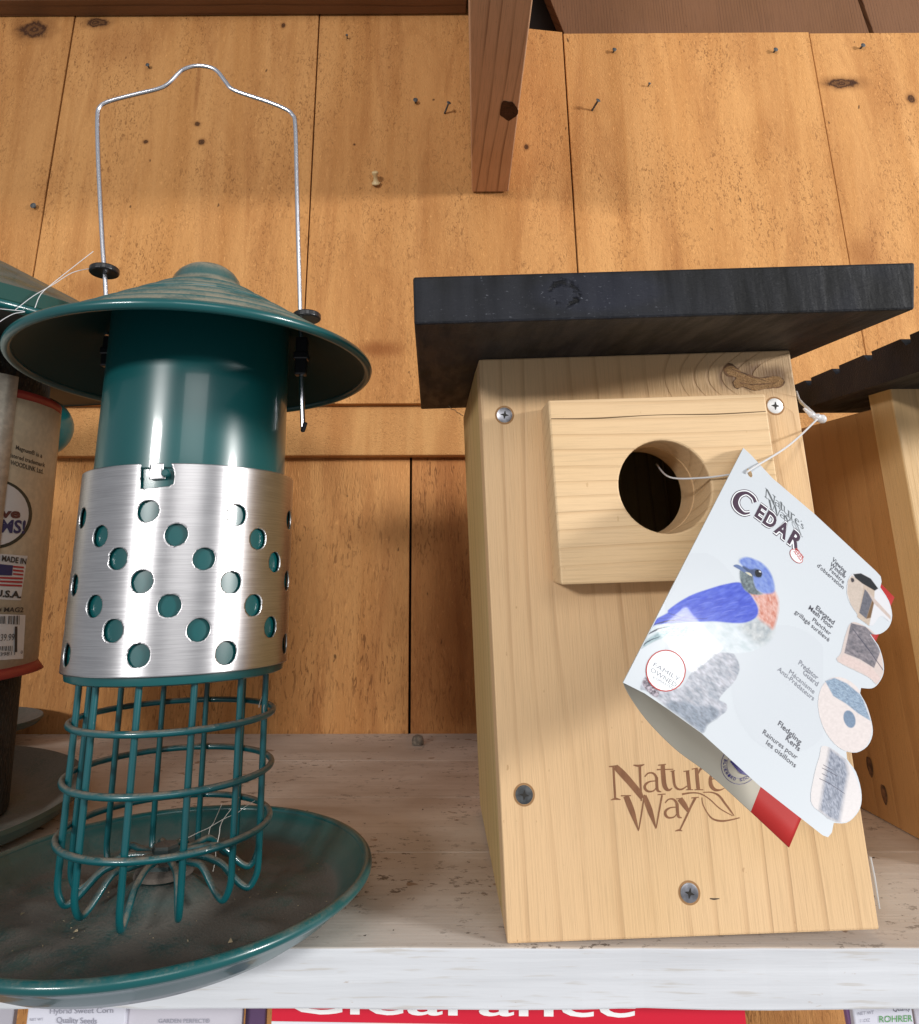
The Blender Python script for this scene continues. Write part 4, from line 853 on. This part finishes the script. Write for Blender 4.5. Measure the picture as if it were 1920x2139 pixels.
MB().hexa([(XB, yF+.4, .3), (XB+14, yF+.4, .3), (XB+14, ybk, .3), (XB, ybk, .3), (XB, yF+.4, zt(yF)), (XB+14, yF+.4, zt(yF)), (XB+14, ybk, zt(ybk)), (XB, ybk, zt(ybk))]).obj('side_panel', c2, h2, bevel=.6)
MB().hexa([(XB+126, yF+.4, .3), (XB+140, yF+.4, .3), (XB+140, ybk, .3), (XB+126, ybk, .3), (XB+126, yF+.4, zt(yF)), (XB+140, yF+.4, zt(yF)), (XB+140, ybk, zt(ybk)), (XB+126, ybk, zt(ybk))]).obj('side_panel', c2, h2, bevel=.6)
MB().box((XB-1.5, yF2, .3), (XB+141, yF, zt(yF)+10)).obj('front_panel', [c2f][0], h2, bevel=.8)
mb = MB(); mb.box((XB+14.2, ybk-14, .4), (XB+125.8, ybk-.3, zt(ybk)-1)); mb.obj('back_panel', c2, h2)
XR = XB-16
def lineX(u0, u1, x):
    a, b2 = onX(u0, x), onX(u1, x); k = (b2[2]-a[2])/(b2[1]-a[1]); return lambda y: a[2]+k*(y-a[1])
rz = lineX((1700, 846), (1918, 777), XR); topz = lineX((1676, 797), (1918, 692), XR)
yr0, yr1 = yF2-70, float(onX((1662, 800), XR)[1])+14
ks = [yr0]
seg = (yr1-yr0)/5.0; TP_ = []; 
for q in range(5):
    a = yr0+q*seg; TP_ += [(a+2.0, topz(a)-4.2), (a+5, topz(a+5)), (a+seg-2, topz(a+seg)), (a+seg-1.9, topz(a+seg)-4.2)]
BT = [(yr0, rz(yr0)), (yr1, rz(yr1))]
poly = [(y, z) for y, z in TP_]+[(yr1, rz(yr1)), (yr0, rz(yr0))]
m_ = len(poly); V = [(XR, y, z) for y, z in poly]+[(XB+157, y, z) for y, z in poly]
Fc = [tuple(range(m_)), tuple(range(m_, 2*m_))[::-1]]+[(k, k+m_, (k+1) % m_+m_, (k+1) % m_) for k in range(m_)]
mesh('roof', V, Fc, rm, h2)
for (u, r) in (((1818, 1600), 3.2), ((1848, 1658), 3.)):
    c = onX(u); mb = MB(); mb.poly([c+[-.3, r*math.cos(t)*.9, r*1.7*math.sin(t)*(1+.15*math.sin(3*t))] for t in np.linspace(0, 6.283, 18)[:-1]]); mb.obj('knot', simple('dark_knot', (.13, .06, .028), .7, var=.6), h2)
# ------------------------------------------------------------------ second feeder, left edge
C2 = np.array([-266., 116., 0.]); A2 = np.array([.012, -.02, 1.]); A2 /= np.linalg.norm(A2); E2x = np.array([1., 0, 0])-A2*A2[0]; E2x /= np.linalg.norm(E2x); E2y = np.cross(A2, E2x); F2_ = (C2, E2x, E2y, A2)
f2 = root('bird_feeder', C2, 'dark green mesh feeder in a tan printed sleeve at the left edge', 'bird feeder')
MB().lathe([(.01, 1.5), (95, 1.5), (112, 8), (116, 12.5), (117.2, 14.5), (116.2, 16.5), (113.5, 15.5), (105, 9.5), (97, 5), (.01, 4)], F2_, 120).obj('tray', dusty('green_dusty_tray', (.010, .055, .045), (.13, .12, .10), .75, .45, .2), f2, smooth=True)
CS = np.array([-244., 116., 0.]); AS = np.array([-.036, -.02, 1.]); AS /= np.linalg.norm(AS); SX = np.array([1., 0, 0])-AS*AS[0]; SX /= np.linalg.norm(SX); FS = (CS, SX, np.cross(AS, SX), AS)
def mesh_mat():
    m, nt, b = newmat('black_mesh'); v = N(nt, 'ShaderNodeTexVoronoi'); L(nt, coords(nt, (420, 420, 300)), v.inputs['Vector']); v.inputs['Scale'].default_value = 1
    n = noise(nt, coords(nt, (200, 200, 60)), 1, 3); c = mix(nt, step(nt, v.outputs['Distance'], .0, .38, 1., 0.), (.006, .007, .007), (.06, .06, .05)); c = mix(nt, step(nt, n, .45, .65), c, (.015, .02, .02)); L(nt, c, b.inputs['Base Color']); b.inputs['Roughness'].default_value = .7
    bump(nt, b, v.outputs['Distance'], .9, .001); return m
RS = 66.; SF = (C2+np.array([0, 0, 0]), E2x, E2y, A2)
MB().lathe([(58, 4), (58, 262), (50, 266), (.01, 266)], FS, 96).obj('mesh_tube', mesh_mat(), f2, smooth=True)
tt, zz = oncyl((60, 1385), RS, FS); tt2, zz2 = oncyl((112, 838), RS, FS); print('sleeve z', zz, zz2)
ZS0, ZS1 = zz, zz2
sleeve_tan = simple('sleeve_tan', (.56, .475, .34), .5, var=.08); dred = simple('sleeve_red', (.27, .03, .025), .5)
def arc(mb, r0, r1, z0, z1, ta, tb_, seg=48, fr=FS):
    o, ex_, ey_, ez_ = fr; V = []; 
    for k in range(seg+1):
        t = ta+(tb_-ta)*k/seg; d = ex_*math.cos(t)+ey_*math.sin(t)
        V += [o+d*r0+ez_*z0, o+d*r1+ez_*z1]
    return mb.add(V, [(2*k, 2*k+2, 2*k+3, 2*k+1) for k in range(seg)])
mb = MB(); arc(mb, RS, RS, ZS0, ZS1-5, -3.6, .4); sl_ = mb.obj('paper_sleeve', sleeve_tan, f2, smooth=True, solid=.5)
mb = MB(); arc(mb, RS, RS, ZS1-5.2, ZS1, -3.6, .4); mb.obj('sleeve_top_band', dred, f2, smooth=True, solid=.5)
mb = MB(); arc(mb, RS+3.5, RS, ZS0-5, ZS0, -3.6, .4); mb.obj('sleeve_bottom_band', dred, f2, smooth=True, solid=.5)
t0_, _ = oncyl((32, 850), RS+1.5, FS)
mb = MB(); arc(mb, RS+1.6, RS+1.6, ZS0+40, ZS1+7, -3.6, t0_, 30); mb.obj('sleeve_flap', simple('flap_grey', (.58, .54, .46), .5, var=.15), f2, smooth=True, solid=.4)
# sleeve print
def osl(off=.45):
    def f(u):
        t, z = oncyl(u, RS+off, FS); o, ex_, ey_, ez_ = FS; return o+(ex_*math.cos(t)+ey_*math.sin(t))*(RS+off)+ez_*z
    return f
K1 = lambda x, y: (x/2.9, 750+y/2.9)
ink_d = simple('sleeve_ink', (.03, .03, .03), .5); s_w = simple('sleeve_white', (.62, .62, .62), .4); s_navy = simple('sleeve_navy', (.02, .03, .12), .4); s_red = simple('sleeve_crimson', (.4, .03, .04), .4)
mb = MB(); U1 = (.12, -1)
for t, a, b2, h in (('Magnum® is a', (95, 545), (255, 598), 9), ('registered trademark', (28, 582), (272, 655), 9), ('of WOODLINK Ltd.', (35, 630), (262, 695), 10)): textpx(mb, t, K1(*a), K1(*b2), h, U1, osl(), .01)
mb.obj('sleeve_lettering', ink_d, sl_); mb = MB()
textpx(mb, 'MADE IN', K1(10, 1222), K1(158, 1243), 12, U1, osl(1.0), .03); textpx(mb, 'U.S.A.', K1(-30, 1437), K1(128, 1447), 14, U1, osl(1.0), .04); textpx(mb, 'ITEM # MAG2', K1(-125, 1530), K1(142, 1533), 10, U1, osl(1.0), .02)
textpx(mb, '$39.99', K1(-20, 1708), K1(85, 1705), 15, U1, osl(1.0), -.005); textpx(mb, '39811', K1(0, 1800), K1(90, 1792), 8, U1, osl(1.0)); textpx(mb, '0', K1(125, 1785), K1(137, 1785), 7, U1, osl(1.0))
mb.obj('sleeve_lettering', ink_d, sl_); mb = MB()
for (x, w_, y0_, y1_) in [(4, 5, 1558, 1603), (14, 3, 1558, 1603), (22, 7, 1557, 1604), (34, 2, 1557, 1604), (52, 6, 1556, 1605), (62, 3, 1556, 1606), (70, 4, 1555, 1606), (82, 8, 1555, 1607), (97, 3, 1555, 1608), (104, 6, 1554, 1608), (116, 3, 1554, 1610), (0, 4, 1740, 1765), (12, 6, 1740, 1766), (24, 3, 1739, 1766), (34, 7, 1739, 1768), (50, 4, 1738, 1768), (60, 5, 1738, 1770), (73, 3, 1737, 1770), (90, 16, 1620, 1775)]:
    mb.poly([osl(1.0)(K1(*p)) for p in ((x, y0_), (x+w_, y0_), (x+w_-2, y1_), (x-2, y1_))])
mb.obj('barcode', ink_d, sl_)
def cpoly(mb, P, off, sub=6):
    # quad strip so the flat figures follow the cylinder
    P = [np.array(p, float) for p in P]
    for i in range(sub):
        s0, s1 = i/sub, (i+1)/sub
        q = [P[0]+(P[1]-P[0])*s0, P[0]+(P[1]-P[0])*s1, P[3]+(P[2]-P[3])*s1, P[3]+(P[2]-P[3])*s0]
        mb.poly([osl(off)(K1(*v)) for v in q])
def disc(mb, cx_, cy_, rx, ry, off, n_=40, m_=9):
    V = [osl(off)(K1(cx_+rx*(k+.001)/m_*math.cos(t), cy_+ry*(k+.001)/m_*math.sin(t))) for k in range(m_+1) for t in np.linspace(0, 2*math.pi, n_+1)[:-1]]
    mb.add(V, [(k*n_+i, k*n_+(i+1) % n_, (k+1)*n_+(i+1) % n_, (k+1)*n_+i) for k in range(m_) for i in range(n_)])
mb = MB(); disc(mb, -40, 938, 235, 212, .5); mb.obj('badge_border', simple('sleeve_black', (.02, .035, .03), .4), sl_)
mb = MB(); disc(mb, -44, 936, 218, 196, .8)
cpoly(mb, [(-20, 1178), (168, 1192), (125, 1462), (-20, 1455)], .6); cpoly(mb, [(-20, 1545), (155, 1550), (140, 1815), (-20, 1825)], .65); mb.obj('sleeve_panels', s_w, sl_)
mb = MB(); textpx(mb, 'love', K1(-85, 955), K1(122, 962), 20, U1, osl(1.1), .04); mb.obj('script_word', simple('sleeve_plum', (.10, .03, .035), .4), sl_)
mb = MB(); textpx(mb, 'MUMS!', K1(-150, 1040), K1(150, 1055), 27, U1, osl(1.1), .03); cpoly(mb, [(-20, 1240), (80, 1250), (72, 1312), (-20, 1308)], 1.0); mb.obj('navy_print', s_navy, sl_)
mb = MB()
for k in range(3): cpoly(mb, [(80, 1252+k*22), (146-k*2, 1258+k*22), (145-k*2, 1268+k*22), (79, 1262+k*22)], .95)
for k in range(3): cpoly(mb, [(-20, 1318+k*22), (140-k*3, 1324+k*22), (139-k*3, 1335+k*22), (-20, 1329+k*22)], .95)
mb.obj('flag_stripes', s_red, sl_)
# cover of the second feeder
MB().lathe([(134, 266), (137, 271), (136, 274), (134, 280), (97, 300), (47, 326), (12, 342), (.01, 344)], F2_, 120).obj('hood', dark_green, f2, smooth=True)
MB().lathe([(.01, 270), (60, 268), (133, 267)], F2_, 120).obj('hood_inner_face', simple('hood_dark', (.010, .014, .014), .5), f2, smooth=True)
MB().lathe([(134.5+2.6*math.cos(t), 269+2.6*math.sin(t)) for t in np.linspace(0, 2*math.pi, 13)[:-1]], F2_, 120, closed=True).obj('hood_rim', teal, f2, smooth=True)
c = on((128, 892), (0, 190, 0), (0, 1, 0))
MB().lathe([(max(.01, 28*math.cos(t)), 24*math.sin(t)) for t in np.linspace(-math.pi/2, math.pi/2, 19)], (c+np.array([-22, 0, 0]), E2x, E2y, A2), 40).obj('seed_port', teal, f2, smooth=True)
# third feeder's base behind it
C3 = np.array([-347., 312., 0])*np.array([.9, .86, 1]); F3_ = (C3, np.array([1., 0, 0]), np.array([0, 1., 0]), np.array([0, 0, 1.]))
C3 = np.array([-338., 268., 0.]); F3_ = (C3, np.array([1., 0, 0]), np.array([0, 1., 0]), np.array([0, 0, 1.]))
q3 = onZ((117, 1490), 21); q3b = onZ((30, 1479), 31); print('third', q3, q3b)
R3 = 60.; C3 = np.array([q3[0]-R3*.98, min(q3[1], YL-R3-2), 0.]); F3_ = (C3, np.array([1., 0, 0]), np.array([0, 1., 0]), np.array([0, 0, 1.]))
f3 = root('seed_dish', C3, 'small dusty green dish behind the tan sleeved feeder against the wall', 'dish')
MB().lathe([(.01, .5), (34, .5), (34, 3), (12, 5), (12, 12), (46, 14), (56, 17), (60, 21), (59, 22.5), (54, 20), (44, 16), (.01, 15)], F3_, 96).obj('dish_bowl', dusty('green_dish', (.012, .05, .042), (.13, .11, .09), .7, .5, .2), f3, smooth=True)
# white tie strings by the hood's left end
mb = MB()
for P in ([(0, 645), (30, 648), (52, 651), (30, 655), (10, 665), (-6, 676)], [(32, 647), (70, 618), (110, 595), (150, 570), (186, 561)], [(73, 643), (85, 615), (110, 592), (150, 560), (195, 525)]):
    mb.tube(smoothpath([onY((x, y), 20+.05*x) for x, y in P], 6), .2, 6)
tag(mb.obj('tie_string', white_plastic, None, loc=tuple(onY((60, 640), 23)), smooth=True), 'thin white plastic tie strings looped beside the left end of the teal hood', 'string')
# ------------------------------------------------------------------ nails, pin, droppings
nl = [((72, 432), 'grey nail head in the leftmost board beside its seam', 3.0), ((310, 139), 'bent rusty nail above the left shoulder of the hanging wire', 2.2), ((725, 77), 'small nail hole dot high on the board left of the joist', 1.5), ((868, 212), 'grey nail head left of the joist', 2.6), ((935, 222), 'long dark nail sticking out just left of the joist', 2.4),
      ((1282, 107), 'top left nail head of the right hand boards', 2.4), ((1243, 217), 'long dark nail sticking out near the seam right of the joist', 2.6), ((1618, 107), 'nail head in the middle of the top right board edge', 2.6), ((1800, 98), 'nail head at the top of the rightmost board', 2.6), ((1355, 178), 'tiny nail head below the top left nail of the right boards', 1.5)]
for u, lab, r in nl:
    c = onY(u, YU-1); ln_ = 12 if 'long' in lab else 2.5; d = np.array([.05, -1, .0]) if 'long' not in lab else np.array([.35, -.9, .25]); d = d/np.linalg.norm(d)
    if 'long' in lab: c = onY((u[0]-6, u[1]+12), YU-1)
    rt = root('nail', c, lab, 'nail', 'nails in the wall boards')
    MB().tube([c+[0, 2, 0], c+d*ln_], [r*.42, r*.42], 10).obj('shank', nail_mat, rt, smooth=True)
    MB().tube([c+d*ln_, c+d*(ln_+.4), c+d*(ln_+.9)], [r*.9, r, r*.7], 14).obj('head', nail_mat, rt, smooth=True)
c = onY((786, 385), YU); pd = np.array([-.05, -.75, .65]); pd /= np.linalg.norm(pd); E1_ = np.cross(pd, [1, 0, 0]); E1_ /= np.linalg.norm(E1_); pf = (c, np.cross(E1_, pd), E1_, pd)
MB().lathe([(.01, 0), (4.6, .5), (4.6, 1.6), (3.2, 3), (2.2, 5.5), (2.4, 9), (3.4, 11), (3.4, 12.6), (2.6, 13.4), (.01, 13.6)], pf, 28).obj('push_pin', simple('pale_wood_pin', (.62, .46, .24), .45), None, smooth=True, loc=tuple(c))
tag(bpy.data.objects['push_pin'], 'pale wooden push pin stuck in the wall above the teal hood', 'push pin')
mb = MB()
for i in range(260):
    x = random.uniform(-40, 330); y = random.uniform(4, 350); s = random.uniform(.3, .9)*(2.2 if random.random() < .06 else 1)
    if 78 < x < 222 and y < 155: continue
    c = np.array([x, y, s*.25+.2]); mb.add([c+np.array([random.uniform(-s, s)*1.3, random.uniform(-s, s), random.uniform(0, s)*.6]) for _ in range(4)], [(0, 1, 2), (0, 2, 3), (0, 3, 1), (1, 3, 2)])
tag(mb.obj('shelf_debris', simple('debris', (.05, .03, .018), .9, var=.7), None, loc=(150, 150, 0)), 'dark crumbs and seed bits scattered over the worn shelf top', 'debris', kind='stuff')
c = onZ((873, 1546), 3); MB().lathe([(4.8, -3), (5, 0), (4, 2.6), (2, 3.8), (.01, 4)], (c, np.array([1., 0, 0]), np.array([0, 1., 0]), np.array([0, 0, 1.])), 20).obj('pebble', simple('pebble_grey', (.22, .18, .14), .85, var=.4), None, smooth=True, loc=tuple(c))
tag(bpy.data.objects['pebble'], 'small round grey-brown lump lying at the back of the shelf against the wall', 'pebble')
# cobwebs
web = simple('cobweb_silk', (.55, .52, .48), .8)
def webs(lab, parts, loc):
    mb = MB()
    for P, r in parts:
        Q = smoothpath(P, 6); mb.tube([q+rng.normal(0, .25, 3) for q in Q], r, 4)
    tag(mb.obj('cobweb', web, None, loc=loc), lab, 'cobweb', 'cobwebs')
webs('grey dusty cobweb thread hanging below the left back corner of the black roof', [([on(u, B(0, b3, 0), Y3) for u, b3 in (((893, 806), 120), ((915, 812), 122), ((925, 830), 125), ((940, 850), 140), ((968, 868), 148))], .22), ([on(u, B(0, 125, 0), Y3) for u in ((912, 805), (918, 818), (928, 812))], .15)], tuple(B(-10, 130, 225)))
webs('pale cobweb strands inside the lower wire cage', [([cyl(36, 1.2, 30), cyl(22, 1.0, 22), cyl(12, .9, 12)], .15), ([cyl(36, .9, 34), cyl(24, .7, 26), cyl(20, .5, 10)], .2), ([cyl(40, .7, 33), cyl(26, 1.0, 25), cyl(12, 1.9, 20)], .12)], tuple(cyl(0, 0, 20)))
webs('short pale cobweb wisp on the right side of the topmost cage ring', [([cyl(42, -.2, 75), cyl(38, .2, 82), cyl(36, .1, 76)], .18)], tuple(cyl(40, 0, 76)))
# ------------------------------------------------------------------ things under the shelf
YP = 14.
def onP(u, y=YP): return onY(u, y)
def packet(x0, x1, y, lab, mat, txts, side=None, slant_=0, name='seed_packet', cat='seed packet', grp='seed packets under the shelf', z0=-110):
    a, b2 = onP((x0, 2125), y), onP((x1, 2125), y); c = (a+b2)/2; rt = root(name, (c[0], y, z0), lab, cat, grp)
    mb = MB(); mb.hexa([(a[0]+slant_, y, z0), (b2[0]+slant_, y, z0), (b2[0]+slant_, y+4, z0), (a[0]+slant_, y+4, z0), (a[0], y, -20.5), (b2[0], y, -20.5), (b2[0], y+3, -20.5), (a[0], y+3, -20.5)]); mb.obj('envelope', mat, rt, bevel=.5)
    for k, (t, p0, p1, h, m_, bo) in enumerate(txts):
        mb = MB(); textpx(mb, t, p0, p1, h, (0, -1), lambda u: onP(u, y-.25), bo); mb.obj('lettering', m_, rt)
pw = simple('packet_white', (.62, .62, .70), .35); pw2 = simple('packet_grey', (.52, .50, .56), .35); pp = simple('packet_purple', (.13, .07, .16), .3); gin = simple('packet_ink', (.30, .30, .36), .5); grn = simple('packet_green', (.10, .30, .10), .5)
packet(-30, 28, 20, 'pale seed packet at the far lower left corner', pw2, [])
packet(56, 262, 12, 'white sweet corn seed packet lowest left under the shelf', pw, [('NET WT', (62, 2133), (90, 2132), 6, gin, 0), ('Hybrid Sweet Corn', (104, 2118), (236, 2116), 12, gin, 0), ('Quality Seeds', (118, 2137), (202, 2139), 13, gin, .01)])
packet(264, 506, 14, 'grey white garden seed packet beside the sweet corn packet', pw2, [('GARDEN PERFECT®', (331, 2137), (438, 2137), 9, gin, .01)])
packet(512, 555, 18, 'dark purple seed packet edge beside the red sign', pp, [])
packet(1768, 1786, 16, 'narrow purple seed packet edge at lower right', simple('packet_violet', (.25, .13, .28), .4), [], slant_=6)
packet(1784, 1908, 12, 'white seed packet with green capital lettering at lower right', pw, [('NET WT', (1792, 2121), (1826, 2118), 7, gin, .01), ('1 OZ', (1798, 2136), (1818, 2134), 7, gin, 0), ('ROHRER', (1837, 2136), (1907, 2134), 14, grn, .01), ('Quality', (1866, 2113), (1902, 2111), 9, ink, 0)])
packet(1912, 1990, 18, 'grey seed packet cut off by the right edge', pw2, [])
a, b2 = onP((568, 2120), 8), onP((1557, 2120), 8); sg = root('sale_sign', ((a[0]+b2[0])/2, 8, -110), 'red sign with big white letters mostly hidden by the shelf edge', 'sign')
zl, zr = float(onP((568, 2133), 8)[2]), float(onP((1557, 2149), 8)[2])
MB().hexa([(a[0], 8, zl), (b2[0], 8, zr), (b2[0], 9.5, zr), (a[0], 9.5, zl), (a[0], 8, -19.6), (b2[0], 8, -19.6), (b2[0], 9.5, -19.6), (a[0], 9.5, -19.6)]).obj('red_panel', simple('sign_red', (.58, .012, .035), .3), sg)
MB().hexa([(a[0], 8, -110), (b2[0], 8, -110), (b2[0], 9.5, -110), (a[0], 9.5, -110), (a[0], 8, zl-.1), (b2[0], 8, zr-.1), (b2[0], 9.5, zr-.1), (a[0], 9.5, zl-.1)]).obj('white_panel', simple('sign_white', (.7, .7, .74), .3), sg)
mb = MB(); textpx(mb, 'Clearance', (600, 2117), (1328, 2124.5), 62, (0, -1), lambda u: (onP(u, 7.8)), .01)
sv = mb.obj('sign_lettering', simple('sign_letter', (.8, .8, .8), .4), sg)
